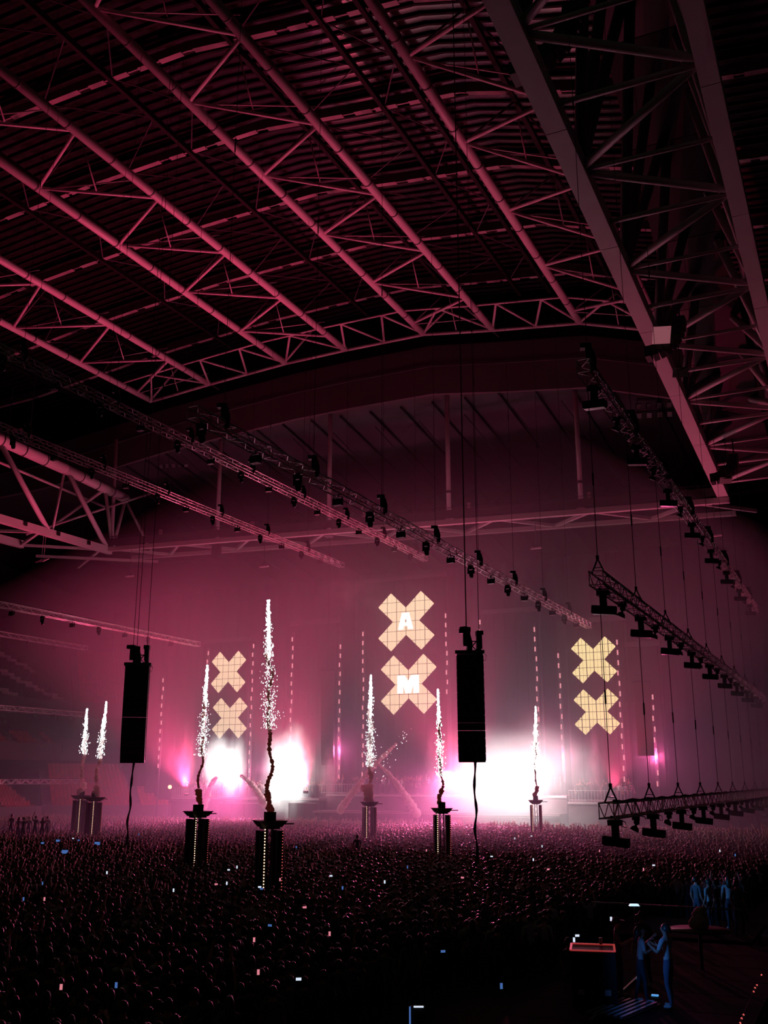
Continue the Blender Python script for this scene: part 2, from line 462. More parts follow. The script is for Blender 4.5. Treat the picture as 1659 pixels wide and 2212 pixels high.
for x in (-80, -66.0, -50.5, -37.5, -24.0):
    MB().box((x + 48, 0.1, ez(x) - 33 + 1.55), (0.35, 0.35, 1.1)).build('post_stub', STEEL, eg)
for x in (-72.5,):
    MB().box((x + 48, 2.0, ez(x) - 33.8), (1.0, 0.8, 1.9)).build('hung_box', BLACK, eg)

# --- left side girder: box beam, fat top tube, V struts
lg = empty('side_girder', (-88.5, 84, 35)); tag(lg, 'left side girder with fat top tube and V struts', 'girder')
def LL(x, y, z): return (x + 88.5, y - 84, z - 35)
MB().bar(LL(-88.5, 60, 35.0), LL(-88.5, 101.6, 35.2), 0.6, 0.95).build('box_beam', STEEL, lg)
MB().bar(LL(-95, 60, 34.6), LL(-95, 92.5, 34.8), 0.6, 0.95).build('box_beam', STEEL, lg)
for a, b in (((-88.5, 88, 34.8), (-95, 83, 34.6)), ((-88.5, 88.5, 34.8), (-95, 92.3, 34.7)), ((-88.5, 99, 34.9), (-95, 92.3, 34.7)), ((-88.5, 99.5, 34.9), (-97, 105, 34.4)), ((-97, 97, 34.4), (-84, 106, 34.2))):
    MB().bar(LL(*a), LL(*b), 0.32, 0.32).build('brace', STEEL, lg)
jointed_tube(LL(-88.5, 60, 45.4), LL(-88.5, 92.0, 43.9), 0.72, 9, lg, 'top_tube')
jointed_tube(LL(-88.5, 92.0, 43.9), LL(-88.5, 104.0, 43.0), 0.66, 4, lg, 'top_tube')
MB().tube(LL(-91.5, 70, 43.6), LL(-91.5, 104, 42.0), 0.18, n=8).build('lower_tube', STEEL, lg, True)
for a, b, r in (((-88.5, 81.2, 44.1), (-88.5, 90.0, 35.5), .33), ((-88.5, 92.0, 43.6), (-88.5, 90.8, 35.5), .16), ((-88.5, 92.6, 43.6), (-88.5, 100.8, 35.5), .33),
                ((-88.5, 99.2, 42.9), (-93.5, 96.0, 38.0), .22), ((-88.5, 99.8, 42.9), (-88.0, 101.4, 35.5), .24), ((-88.5, 103.8, 42.6), (-88.2, 101.6, 35.5), .24),
                ((-88.5, 104, 42.6), (-86.0, 107.0, 36.0), .2), ((-93, 91, 35.6), (-86, 106, 44.0), .16)):
    MB().tube(LL(*a), LL(*b), r, n=10).build('strut', STEEL, lg, True)
a = atY(240, 1190, 101.5); b = atY(251, 950, 101.5)
MB().tube(LL(*a), LL(*b), 0.27, n=10).build('corner_post', STEEL, lg, True)
for y in (86, 91.5, 97):
    MB().box(LL(-88.1, y, 35.3), (0.1, 0.5, 0.5)).build('bracket_box', BLACK, lg)

# --- right main girder: twin box chords, cross struts, arched dark top chord
mg = empty('main_girder', (-10.6, 40, 35)); tag(mg, 'huge right roof girder with pink box chord and dark arched top', 'girder')
def MM(x, y, z): return (x + 10.6, y - 40, z - 35)
def gz(y): return 37.6 - (y - 30) * 0.0585
PY = [20, 31, 42, 53, 64, 75, 86, 97, 101.5]
for a, b in zip(PY[:-1], PY[1:]):
    MB().bar(MM(-10.6, a, gz(a)), MM(-10.6, b - 0.06, gz(b)), 1.05, 1.0).build('box_chord', STEEL, mg)
    MB().bar(MM(-3.3, a, gz(a) + 0.2), MM(-3.3, b - 0.06, gz(b) + 0.2), 0.9, 0.9).build('box_chord', STEEL, mg)
def topz(y): return float(np.interp(y, [10, 30, 44, 56, 69, 77.5, 90, 101], [55.5, 54, 52.6, 49.8, 43.2, 39.4, 36.2, 34.6]))
g1 = [35.6 + 10.4 * k for k in range(7)]                # nodes on the near chord
for y in g1:
    if y > 100: continue
    z1 = gz(y)
    for dy, r, x2 in ((-5.4, .22, -3.3), (5.2, .22, -3.3), (0.4, .13, -3.3)):
        y2 = y + dy
        if y2 < 101:
            MB().tube(MM(-10.6, y, z1), MM(x2, y2, gz(y2) + 0.2), r, n=8).build('cross_brace', STEEL, mg, True)
    if y - 5.3 > 18: MB().tube(MM(-10.6, y - 5.3, gz(y - 5.3)), MM(-3.3, y - 5.3, gz(y - 5.3)), 0.16, n=8).build('cross_strut', STEEL, mg, True)
    for dy in (-4.6, 1.0, 4.6):
        y2 = y + dy
        if topz(y2) - gz(y2) > 2.2:
            MB().tube(MM(-10.4, y, z1 + 0.4), MM(-8.2, y2, topz(y2)), 0.34, n=8).build('web_strut', DARKSTEEL, mg, True)
    y2 = y + 5.2
    if y2 < 100 and topz(y2) - gz(y2) > 2.2:
        MB().tube(MM(-3.4, y2, gz(y2) + .5), MM(-6.0, y2 + 3.4, topz(y2 + 3.4)), 0.30, n=8).build('web_strut', STEEL, mg, True)
        MB().tube(MM(-3.4, y2, gz(y2) + .5), MM(-6.0, y2 - 3.4, topz(y2 - 3.4)), 0.30, n=8).build('web_strut', STEEL, mg, True)
TY = [10, 20, 30, 38, 46, 54, 61, 68, 74, 80, 87, 94, 101]
for a, b in zip(TY[:-1], TY[1:]):                      # dark panelled arch
    za, zb = topz(a), topz(b)
    MB().hexa([MM(-10.3, a, za), MM(-5.4, a, za), MM(-5.4, b - .1, zb), MM(-10.3, b - .1, zb), MM(-10.3, a, za + .9), MM(-5.4, a, za + .9), MM(-5.4, b - .1, zb + .9), MM(-10.3, b - .1, zb + .9)]).build('arch_panel', BLACK, mg)
    MB().tube(MM(-4.6, a, za + 0.2), MM(-4.6, b, zb + .2), 0.30, n=10).build('arch_tube', DARKSTEEL, mg, True)

# ================================================================== lighting trusses
TS = 0.52
def truss(name, X, Z, y0, y1, label, step=0.75):
    t = empty(name, (X, y0, Z)); tag(t, label, 'truss', 'lighting trusses over the crowd')
    Ln = y1 - y0; h = TS / 2
    cs = [(-h, -h), (h, -h), (h, h), (-h, h)]
    for cx, cz in cs:
        MB().tube((cx, 0, cz), (cx, Ln, cz), 0.034, n=6).build('chord', ALU, t, True)
    lat = MB(); k = 0; y = 0.0
    while y < Ln - 0.01:
        ny = min(y + step, Ln)
        for i in range(4):
            a, b = cs[i], cs[(i + 1) % 4]
            if k % 2: a, b = b, a
            lat.bar((a[0], y, a[1]), (b[0], ny, b[1]), 0.026)
        if k % 4 == 0:
            for i in range(4):
                a, b = cs[i], cs[(i + 1) % 4]
                lat.bar((a[0], y, a[1]), (b[0], y, b[1]), 0.03)
        y = ny; k += 1
    for i in range(4):
        a, b = cs[i], cs[(i + 1) % 4]
        lat.bar((a[0], Ln, a[1]), (b[0], Ln, b[1]), 0.03)
    lat.build('lattice', ALU, t)
    MB().path([(h * 0.6, yy, h + 0.05 + 0.03 * math.sin(yy * 2.1)) for yy in np.arange(0.5, Ln, 1.5)], 0.05, 5).build('cable_loom', CABLE, t)
    return t

TR = {}
def add_truss(key, X, Z, y0, y1, label): TR[key] = (X, Z, y0, y1, truss('lighting_truss', X, Z, y0, y1, label))
add_truss('T1', -24.5, 20.9, 32.6, 100.0, 'dark lighting truss running from the upper left past the centre')
add_truss('T2', -42.4, 29.5, 30.0, 100.0, 'pink lit lighting truss high up, just left of the dark centre truss')
add_truss('T3', -52.8, 29.7, 36.0, 100.0, 'pink lit lighting truss second from the upper left edge')
add_truss('T4', -72.4, 21.7, 50.0, 100.0, 'bright pink lighting truss above the left speaker array')
add_truss('T5', -90.0, 22.2, 60.0, 100.0, 'faint lighting truss in front of the upper left seats')
add_truss('T6', -89.6, 13.8, 60.0, 100.0, 'faint lighting truss level with the left spark jets')
add_truss('T7', -89.5, 5.6, 60.0, 100.0, 'low faint lighting truss just above the left crowd')
add_truss('R1', -8.5, 21.4, 36.0, 100.0, 'steep dark lighting truss under the right girder')
add_truss('R2', -8.6, 13.1, 36.6, 100.0, 'dark lighting truss right of the yellow crosses')
add_truss('R3', -8.6, 4.75, 36.2, 100.0, 'lowest dark lighting truss hanging close over the right crowd')

# ---------------- fixtures (prototypes with parts)
def proto_head():
    t = empty('moving_head_light')
    MB().box((0, 0, -0.09), (0.34, 0.34, 0.16)).build('base_box', BLACK, t)
    y = MB()
    for s in (-1, 1): y.bar((s * 0.2, 0, -0.14), (s * 0.2, 0, -0.55), 0.05, 0.14)
    y.bar((-0.22, 0, -0.2), (0.22, 0, -0.2), 0.16, 0.07)
    y.build('yoke', BLACK, t)
    h = MB()
    h.path([(0, 0.02, -0.28), (0, 0.03, -0.34), (0, 0.05, -0.52), (0, 0.09, -0.72), (0, 0.11, -0.82)], [0.09, 0.15, 0.17, 0.15, 0.12], 12)
    hd = h.build('lamp_head', BLACKGLOSS, t, True)
    MB().tube((0, 0.11, -0.81), (0, 0.113, -0.83), 0.10, n=12).build('lens', BLACKGLOSS, hd, True)
    MB().tube((0, 0, 0.0), (0, 0, 0.12), 0.05, n=8).bar((-0.3, 0, 0.05), (0.3, 0, 0.05), 0.05).build('clamp', BLACK, t)
    return t
def proto_wash():
    t = empty('strobe_light')
    b = MB().box((0, 0, -0.36), (0.50, 0.30, 0.34)); b.box((0, 0, -0.18), (0.2, 0.2, 0.06)); b.build('housing', BLACK, t)
    MB().box((0, -0.16, -0.33), (0.36, 0.02, 0.08)).build('vent_strip', DARKSTEEL, t)
    y = MB()
    for s in (-1, 1): y.bar((s * 0.27, 0, -0.08), (s * 0.27, 0, -0.4), 0.03, 0.08)
    y.bar((-0.28, 0, -0.08), (0.28, 0, -0.08), 0.08, 0.03)
    y.build('bracket', BLACK, t)
    MB().tube((0, 0, -0.08), (0, 0, 0.12), 0.04, n=8).bar((-0.3, 0, 0.05), (0.3, 0, 0.05), 0.05).build('clamp', BLACK, t)
    return t
def proto_bar():
    t = empty('bar_head_light')
    MB().box((0, 0, -0.12), (0.46, 0.4, 0.2)).build('base_box', BLACK, t)
    MB().bar((0, 0, -0.2), (0, 0, -0.62), 0.26, 0.22).build('yoke', BLACK, t)
    hd = MB().box((0, 0, -0.76), (0.92, 0.34, 0.30), Matrix.Rotation(0.10, 3, 'Y')).build('lamp_head', BLACK, t)
    MB().box((0, 0, -0.92), (0.86, 0.28, 0.03), Matrix.Rotation(0.10, 3, 'Y')).build('lens', BLACKGLOSS, hd)
    MB().path([(0.1, 0.1, 0), (0.35, 0.1, -0.1), (0.38, 0.1, -0.3), (0.2, 0.1, -0.24)], 0.018, 5).build('power_lead', CABLE, t)
    MB().tube((-.12, 0, 0), (-.12, 0, 0.12), 0.05, n=8).bar((-0.3, 0, 0.05), (0.3, 0, 0.05), 0.05).build('clamp', BLACK, t)
    return t
def proto_scoop():
    t = empty('scoop_light')
    MB().box((0.02, 0, -0.08), (0.3, 0.24, 0.14)).build('base_box', BLACK, t)
    MB().path([(0.05, 0, -0.14), (0.03, 0, -0.28), (-0.02, 0, -0.42), (-0.08, 0, -0.54)], [0.11, 0.12, 0.14, 0.2], 10).build('lamp_head', BLACKGLOSS, t, True)
    MB().path([(0.1, 0.05, 0.02), (0.34, 0.05, -0.02), (0.4, 0.05, -0.12)], 0.02, 5).build('power_lead', CABLE, t)
    MB().bar((-0.3, 0, 0.05), (0.3, 0, 0.05), 0.05).bar((0, 0, -0.05), (0, 0, 0.05), 0.08).build('clamp', BLACK, t)
    return t
def proto_hoist():
    t = empty('chain_hoist')
    MB().box((0.0, 0, 0.22), (0.26, 0.24, 0.62)).build('motor_body', BLACK, t)
    MB().box((-0.1, 0, 0.62), (0.44, 0.3, 0.2)).build('gear_case', BLACK, t)
    MB().path([(0.1, 0, 0.5), (0.17, 0, 0.1), (0.14, 0, -0.35), (0.05, 0, -0.5)], [0.09, 0.12, 0.13, 0.08], 8).build('chain_bag', BLACK, t, True)
    return t
PROTO = {}
for nm, fn in (('head', proto_head), ('strobe', proto_wash), ('bar', proto_bar), ('scoop', proto_scoop), ('hoist', proto_hoist)):
    PROTO[nm] = [fn(), False]
def place(kind, loc, rz=0.0, s=1.0, label=None, cat=None, group=None):
    p = PROTO[kind]
    if p[1]: o = copy_tree(p[0])
    else: o = p[0]; p[1] = True
    o.location = loc; o.rotation_euler = (0, 0, rz); o.scale = (s, s, s)
    tag(o, label, cat, group)
    return o
def cable(p0, p1, r, label, group='steel lifting cables'):
    a, b = Vector(p0), Vector(p1)
    o = MB().tube((0, 0, 0), b - a, r, n=6).build('steel_cable', CABLE)
    o.location = a
    o2 = MB().tube((b - a) * 0.4, (b - a) * 0.4 + Vector((0, 0, 0.5)), r * 2.4, n=6).build('shackle', CABLE, o)
    tag(o, label, 'cable', group)
    return o

TNAME = {'T1': 'the dark centre truss', 'T2': 'the high pink truss', 'T3': 'the upper left pink truss', 'T4': 'the bright pink left truss', 'T5': 'the faint upper left truss',
         'T6': 'the faint middle left truss', 'T7': 'the low faint left truss', 'R1': 'the steep right truss', 'R2': 'the middle right truss', 'R3': 'the lowest right truss'}
def hang_row(key, ys_a, kind_a, cat_a, ys_b, kind_b, cat_b, ys_h, sc=1.0):
    X, Z, y0, y1, t = TR[key]
    for kind, cat, ys in ((kind_a, cat_a, ys_a), (kind_b, cat_b, ys_b)):
        for i, y in enumerate(ys):
            place(kind, (X, y, Z - TS / 2 - 0.05), rnd.uniform(-0.2, 0.2), sc,
                  '%s %s from the near end under %s' % (ORD[i], cat, TNAME[key]), 'stage light', 'lights under ' + TNAME[key])
    for i, y in enumerate(ys_h):
        place('hoist', (X + 0.1, y, Z + TS / 2 + 0.15), 0.3, 1.0, '%s chain hoist from the near end on %s' % (ORD[i], TNAME[key]), 'hoist', 'chain hoists')
        top = arch(X) if X < -12 else 50.0
        cable((X + 0.05, y, Z + 0.9), (X + 0.05, y, top), 0.014, 'thin cable above the %s hoist of %s' % (ORD[i], TNAME[key]))
def span(a, b, st): return [a + k * st for k in range(int((b - a) / st) + 1)]
hang_row('T1', span(33.3, 98, 8.2), 'head', 'moving head', span(37.6, 98, 8.2), 'strobe', 'strobe', span(34.8, 98, 8.2))
hang_row('T2', span(38.5, 98, 8.2), 'head', 'moving head', span(42.6, 98, 8.2), 'strobe', 'strobe', span(39.9, 98, 8.2))
hang_row('T3', span(49.6, 98, 8.2), 'head', 'moving head', span(45.5, 98, 8.2), 'strobe', 'strobe', span(50.8, 98, 8.2))
hang_row('T4', span(74.0, 98, 8.2), 'head', 'moving head', span(70.0, 98, 8.2), 'strobe', 'strobe', [])
hang_row('T5', span(90.0, 98, 4.1), 'strobe', 'strobe', [], 'head', '', [])
hang_row('T6', span(92.0, 98, 3.0), 'strobe', 'strobe', [], 'head', '', [])
hang_row('R1', span(37.6, 98, 8.2), 'bar', 'bar light', span(41.6, 98, 8.2), 'scoop', 'scoop light', span(36.6, 98, 8.2))
hang_row('R2', span(37.6, 98, 7.0), 'bar', 'bar light', span(40.8, 98, 7.0), 'scoop', 'scoop light', [])
hang_row('R3', span(37.4, 98, 7.0), 'bar', 'bar light', span(40.9, 98, 7.0), 'scoop', 'scoop light', [])
# bridles and cables of the two lower right trusses
for key, zt in (('R2', 21.1), ('R3', 12.8)):
    X, Z, y0, y1, t = TR[key]
    for i, y in enumerate(span(37.0, 98, 7.0)):
        b = MB()
        for s in (-1, 1): b.bar((s * 0.24, y - y0, TS / 2), (0, y - y0, TS / 2 + 0.55), 0.05)
        b.bar((-0.16, y - y0, TS / 2 + 0.2), (0.16, y - y0, TS / 2 + 0.2), 0.03)
        b.box((0, y - y0, TS / 2 + 0.6), (0.1, 0.1, 0.14))
        b.build('bridle', BLACK, t)
        cable((X, y, Z + TS / 2 + 0.6), (X, y, zt), 0.015, 'thin cable at the %s bridle of %s' % (ORD[i], TNAME[key]))

# ================================================================== big hanging speaker arrays
def line_array(name, px_top, px_bot, Y, w, depth, n, label, rz, curve, hang=True, mm=BLACK):
    a = atY(*px_top, Y); b = atY(*px_bot, Y)
    t = empty(name, a, rz); tag(t, label, 'speaker array', 'hanging line arrays')
    tot = a.z - b.z
    h = tot / n
    ang = 0.0; y = 0.0; z = 0.0
    cab = MB()
    q = [(-w / 2, -depth / 2, -h * 1.0), (w / 2, -depth / 2, -h * 1.0), (w / 2, depth / 2, -h * 0.97), (-w / 2, depth / 2, -h * 0.97),
         (-w / 2, -depth / 2, 0.0), (w / 2, -depth / 2, 0.0), (w / 2, depth / 2, -0.02), (-w / 2, depth / 2, -0.02)]
    cab.hexa(q)
    cme = cab.mesh('cabinet', mm)
    gr = MB().box((0, -depth / 2 - 0.012, -h / 2), (w * 0.9, 0.02, h * 0.8)); gme = gr.mesh('grille', BLACKGLOSS if mm is BLACK else mm)
    hw = MB()
    for s in (-1, 1): hw.box((s * (w / 2 + 0.015), depth * 0.1, -h / 2), (0.03, 0.08, h * 0.9))
    hme = hw.mesh('rigging_plate', DARKSTEEL)
    for k in range(n):
        o = obj('cabinet', cme, t); o.location = (0, y, z); o.rotation_euler = (ang, 0, 0)
        g = obj('grille', gme, o); g = obj('rigging_plate', hme, o)
        z -= h * math.cos(ang); y -= h * math.sin(ang) * -1
        ang += curve * (k / n) ** 1.5
    if hang:
        f = MB().box((0, 0, 0.12), (w * 1.12, depth * 0.9, 0.18)); f.build('flying_frame', BLACK, t)
        l = MB()
        l.bar((-0.1, 0, 0.2), (0.38, 0, 0.75), 0.06); l.bar((0.38, 0, 0.2), (-0.1, 0, 0.75), 0.05); l.bar((-0.2, 0, 0.72), (0.6, 0, 0.72), 0.06)
        l.build('spreader_bar', BLACK, t)
        if Y > 90: MB().tube((0, 0, 0.2), (0, 0, 33.4 - a.z), 0.03, n=6).build('suspension_cable', CABLE, t)
        MB().path([(w / 2, 0, 0.15), (w / 2 + .18, 0, -.05), (w / 2 + .12, 0, -.28), (w / 2 - .02, 0, -.32)], 0.015, 5).build('signal_lead', CABLE, t)
    return t, a
la, pa = line_array('speaker_array', (298, 1440), (298, 1645), 50, 1.45, 0.9, 13, 'large black speaker array hanging left of the spark jets', math.radians(34), 0.085)
ra, pb = line_array('speaker_array', (1015, 1415), (1015, 1645), 50, 1.38, 0.9, 14, 'large black speaker array hanging in front of the white flash', math.radians(20), 0.03)
for base, offs, nm, top in ((pa, ((-0.55, 0.1, 0.25), (0.0, -0.2, 0.1), (0.55, 0.1, 0.15)), 'left speaker array', 57), (pb, ((-0.15, -0.1, 0.25), (-0.25, 0.25, 0.4), (0.52, 0.05, 0.1)), 'right speaker array', 57)):
    for i, (ox, oy, oz) in enumerate(offs):
        p = base + Vector((ox, oy, oz + 0.3))
        place('hoist', p, 0.3 + 0.9 * i, 1.15, '%s chain hoist on top of the %s' % (ORD[i], nm), 'hoist', 'chain hoists')
        cable(p + Vector((0, 0, 0.7)), (p.x, p.y, top), 0.017, '%s lifting cable above the %s' % (ORD[i], nm))
for base, nm, zz in ((pa, 'left', 7.1), (pb, 'right', 7.0)):
    pts = []
    for k in range(24):
        z = zz - (zz - 0.1) * k / 23
        pts.append((base.x + 0.12 + 0.05 * math.sin(k * 0.9) + (-0.2 if nm == 'left' else 0.0) * k / 23, base.y + 0.04 * math.cos(k * 1.3), z))
    o = MB().path(pts, [0.06 + 0.02 * math.sin(k * 1.7) for k in range(24)], 6).build('speaker_cable', CABLE)
    tag(o, 'thick dark cable hanging below the %s speaker array' % nm, 'cable', 'cables under the speaker arrays')
# stage side arrays, far and faint
GREYBOX = mat('grey_speaker', (0.10, 0.09, 0.10), 0.5, 0.0, 0.2, 3.0)
line_array('speaker_array', (709, 1450), (709, 1652), 101, 1.4, 0.8, 16, 'faint tall speaker array between the left and centre crosses', math.radians(20), 0.06, True, GREYBOX)
line_array('speaker_array', (1386, 1475), (1386, 1632), 101, 1.5, 0.8, 12, 'faint tall speaker array right of the yellow crosses', math.radians(10), 0.03, True, GREYBOX)

# curved stadium speaker clusters under the main girder
def banana(px, py, X, L, n, label):
    c = atX(px, py, X)
    t = empty('curved_speaker', c); tag(t, label, 'speaker array', 'curved house speakers')
    R = L / 1.45
    for k in range(n):
        a = math.radians(4 + 84 * k / (n - 1))
        p = Vector((R * math.cos(a) - R, -0.3 * (k / n), -R * math.sin(a)))
        MB().box((0, 0, 0), (0.75, 1.1, L / n * 1.02), Matrix.Rotation(a, 3, 'Y') @ Matrix.Rotation(0.0, 3, 'X')).build('cabinet', BLACK, t).location = p
    MB().tube((0, 0, 0), (0, 0, 1.6), 0.06, n=6).build('hanger', BLACK, t)
    return t
banana(1235, 20, -9.6, 4.4, 9, 'curved black house speaker hanging at the top right')
banana(1468, 690, -8.4, 3.2, 9, 'curved black house speaker beside the bright panel')
banana(1585, 985, -8.0, 2.8, 8, 'curved black house speaker near the far end of the girder')
PANELGLOW = mat('glowing_panel_face', (0.45, 0.4, 0.4), 0.4, emit=(1.0, 0.30, 0.38), strength=0.22)  # emission stands in for stage light caught by the panel face
for i, (px, py, X, w, h, lab) in enumerate(((1429, 724, -9.4, 1.15, 0.95, 'pale reflector lamp, brightness painted as face glow, under the right girder'), (1470, 805, -8.6, 1.0, 0.5, 'dim pale reflector lamp below the bright one'), (1568, 1038, -8.6, 1.0, 0.5, 'small dim reflector lamp near the far end of the girder'))):
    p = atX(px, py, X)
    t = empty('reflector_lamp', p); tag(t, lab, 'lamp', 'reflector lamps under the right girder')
    MB().box((0, 0, 0), (w, h * 1.3, 0.06), Matrix.Rotation(math.radians(18), 3, 'Z') @ Matrix.Rotation(math.radians(-38), 3, 'X')).build('face', PANELGLOW if i == 0 else REFLECT, t)
    MB().tube((0, 0, 0.3), (0, 0, 2.2), 0.03, n=6).build('rod', BLACK, t)
    MB().box((0, 0, h * 0.35), (w * 0.9, 0.5, 0.16)).build('housing', BLACK, t)

# small bar lamps hung from the end girder
for i, (px, py) in enumerate(((280, 1245), (570, 1224), (1158, 1184), (1546, 1157))):
    p = atY(px, py, 101.0)
    t = empty('hanging_lamp', p); tag(t, '%s small bar lamp from the left hung under the end girder' % ORD[i], 'lamp', 'bar lamps under the end girder')
    MB().box((0, 0, 0), (1.2, 0.35, 0.14)).build('lamp_bar', REFLECT, t)
    MB().tube((0, 0, 0.1), (0, 0, ez(p.x) - p.z - 0.1), 0.03, n=6).build('rod', BLACK, t)
    MB().box((0, 0, 0.22), (0.4, 0.3, 0.3)).build('motor', BLACK, t)
p = atX(91, 1211, -88.5)
t = empty('hanging_lamp', p); tag(t, 'tilted pale panel hung below the left side girder', 'lamp', 'bar lamps under the end girder')
MB().box((0, 0, 0), (1.3, 1.1, 0.08), Matrix.Rotation(0.5, 3, 'X')).build('lamp_bar', REFLECT, t)
for dx in (-0.2, 0.4): MB().tube((dx * 0.6, 0, 0), (dx * 0.6, 0, 34.7 - p.z), 0.03, n=6).build('rod', STEEL, t)

# floodlight banks
def flood_bank(px, py, Y, cols, rows, dx, dz, label):
    p = atY(px, py, Y)
    t = empty('floodlight_bank', p, YAW * 0.6); tag(t, label, 'floodlights', 'floodlight banks')
    for r in range(rows):
        for c in range(cols):
            q = ((c - (cols - 1) / 2) * dx, 0, ((rows - 1) / 2 - r) * dz)
            M = Matrix.Rotation(math.radians(35), 3, 'X') @ Matrix.Rotation(rnd.uniform(-.25, .25), 3, 'Z')
            o = MB().box((0, 0, 0), (0.62, 0.25, 0.66), M).build('lamp_box', BLACK, t); o.location = q
            for k in range(3):
                g = MB().box(M @ Vector((0, -0.14, -0.2 + 0.2 * k)), (0.54, 0.02, 0.15), M).build('louvre', LAMPFACE, o)
    MB().bar((-(cols / 2) * dx, 0.2, 0), ((cols / 2) * dx, 0.2, 0), 0.12).build('rail', DARKSTEEL, t)
    for sx in (-1, 1): MB().tube((sx * cols * dx * 0.4, 0.25, 0), (sx * cols * dx * 0.4, 0.25, 7.0), 0.05, n=6).build('hanger', DARKSTEEL, t)
flood_bank(376, 998, 112, 5, 2, 0.95, 1.05, 'ten lamp floodlight bank on the left behind the pink trusses')
flood_bank(1413, 886, 112, 4, 2, 1.15, 1.15, 'eight lamp floodlight bank right, behind the steep truss')
flood_bank(40, 930, 95, 4, 1, 1.0, 1.0, 'row of four floodlights at the left edge')

# ================================================================== stage
STY = 104.0
def clip(poly, ax, lim, keep_less):
    out = []
    for i in range(len(poly)):
        a, b = poly[i], poly[(i + 1) % len(poly)]
        da = (lim - a[ax]) if keep_less else (a[ax] - lim)
        db = (lim - b[ax]) if keep_less else (b[ax] - lim)
        if da >= 0: out.append(a)
        if da * db < 0:
            s = da / (da - db)
            out.append((a[0] + (b[0] - a[0]) * s, a[1] + (b[1] - a[1]) * s))
    return out
def cross_pieces(W):
    # arms 45 degrees; overall width W; arm half thickness e along the diagonal
    s = W / 2; e = 0.232 * W                    # corner cut
    c = e                                      # notch distance from the centre
    P = []
    P.append([(-c, 0), (0, -c), (c, 0), (0, c)])                        # centre square
    for sx in (-1, 1):
        for sz in (-1, 1):
            P.append([(sx * c, 0), (sx * s, sz * (s - c)), (sx * (s - c), sz * s), (0, sz * c)])
    return P
def led_cross(cx, cz, W, Hs, label, m, letter=None):
    t = empty('cross_screen', (cx, STY - 0.13, cz)); tag(t, label, 'screen', 'lit cross screens')
    ncol = 6; nrow = 6
    cw, ch = W / ncol, W * Hs / nrow
    for i in range(ncol):
        for j in range(nrow):
            x0, x1 = -W / 2 + i * cw + 0.045, -W / 2 + (i + 1) * cw - 0.045
            z0, z1 = -W * Hs / 2 + j * ch + 0.028, -W * Hs / 2 + (j + 1) * ch - 0.028
            mb = MB()
            for P in cross_pieces(W):
                poly = [(x, z * Hs) for x, z in P]
                ar = sum(poly[k][0] * poly[(k + 1) % 4][1] - poly[(k + 1) % 4][0] * poly[k][1] for k in range(4))
                if ar < 0: poly = poly[::-1]
                xm = (x0 + x1) / 2
                for xa, xb in ((x0, xm - 0.018), (xm + 0.018, x1)):
                    q = clip(clip(clip(clip(poly, 0, xa, False), 0, xb, True), 1, z0, False), 1, z1, True)
                    if len(q) >= 3: mb.prism(q, (0, 0, 0), (1, 0, 0), (0, 0, 1), (0, 0.06, 0))
            if mb.f: mb.build('led_panel', m, t)
    if letter:
        for poly in letter:
            MB().prism([(x * 0.92, z * 0.9) for x, z in poly], (0, -0.12, 0), (1, 0, 0), (0, 0, 1), (0, 0.08, 0)).build('letter', LETTER, t)
    return t
def lerp_poly(*pts): return list(pts)
A_L = [[(-0.95, -1.0), (-0.38, -1.0), (-0.30, -0.72), (0.30, -0.72), (0.38, -1.0), (0.95, -1.0), (0.45, 1.0), (-0.45, 1.0)]]
A_L = [[(-1.0, -1.05), (-0.36, -1.05), (-0.28, -0.62), (0.0, -0.62), (0.0, -0.2), (-0.18, -0.2), (-0.08, 0.3), (0, 0.3), (0, 1.05), (-0.48, 1.05)],
       [(0.0, -0.62), (0.28, -0.62), (0.36, -1.05), (1.0, -1.05), (0.48, 1.05), (0, 1.05), (0, 0.3), (0.08, 0.3), (0.18, -0.2), (0, -0.2)]]
M_L = [[(-1.42, -1.1), (-0.72, -1.1), (-0.72, 0.1), (-0.34, -1.1), (0.34, -1.1), (0.0, 0.35), (-0.45, 1.1), (-1.42, 1.1)],
       [(0.34, -1.1), (0.72, 0.1), (0.72, -1.1), (1.42, -1.1), (1.42, 1.1), (0.45, 1.1), (0.0, 0.35)]]
def cross_at(px, y0, y1, pxw, label, m, letter=None):
    a = atY(px, y0, STY - .13); b = atY(px, y1, STY - .13)
    l = atY(px - pxw / 2, (y0 + y1) / 2, STY - .13); r = atY(px + pxw / 2, (y0 + y1) / 2, STY - .13)
    W = abs(r.x - l.x); hh = a.z - b.z
    return led_cross((l.x + r.x) / 2, (a.z + b.z) / 2, W, hh / W, label, m, letter)
cross_at(493.5, 1407, 1496, 74, 'cream lit cross screen, upper one on the left of the stage', CREAM)
cross_at(496, 1507, 1595, 75, 'cream lit cross screen, lower one on the left of the stage', CREAM)
cross_at(877.5, 1279, 1405, 121, 'large cream cross screen with the white letter A', CREAM, A_L)
cross_at(883, 1414, 1543, 121, 'large cream cross screen with the white letter M', CREAM, M_L)
cross_at(1283, 1376, 1475, 97, 'yellow lit cross screen, upper one on the right of the stage', CREAM2)
cross_at(1289, 1488, 1587, 98, 'yellow lit cross screen, lower one on the right of the stage', CREAM2)

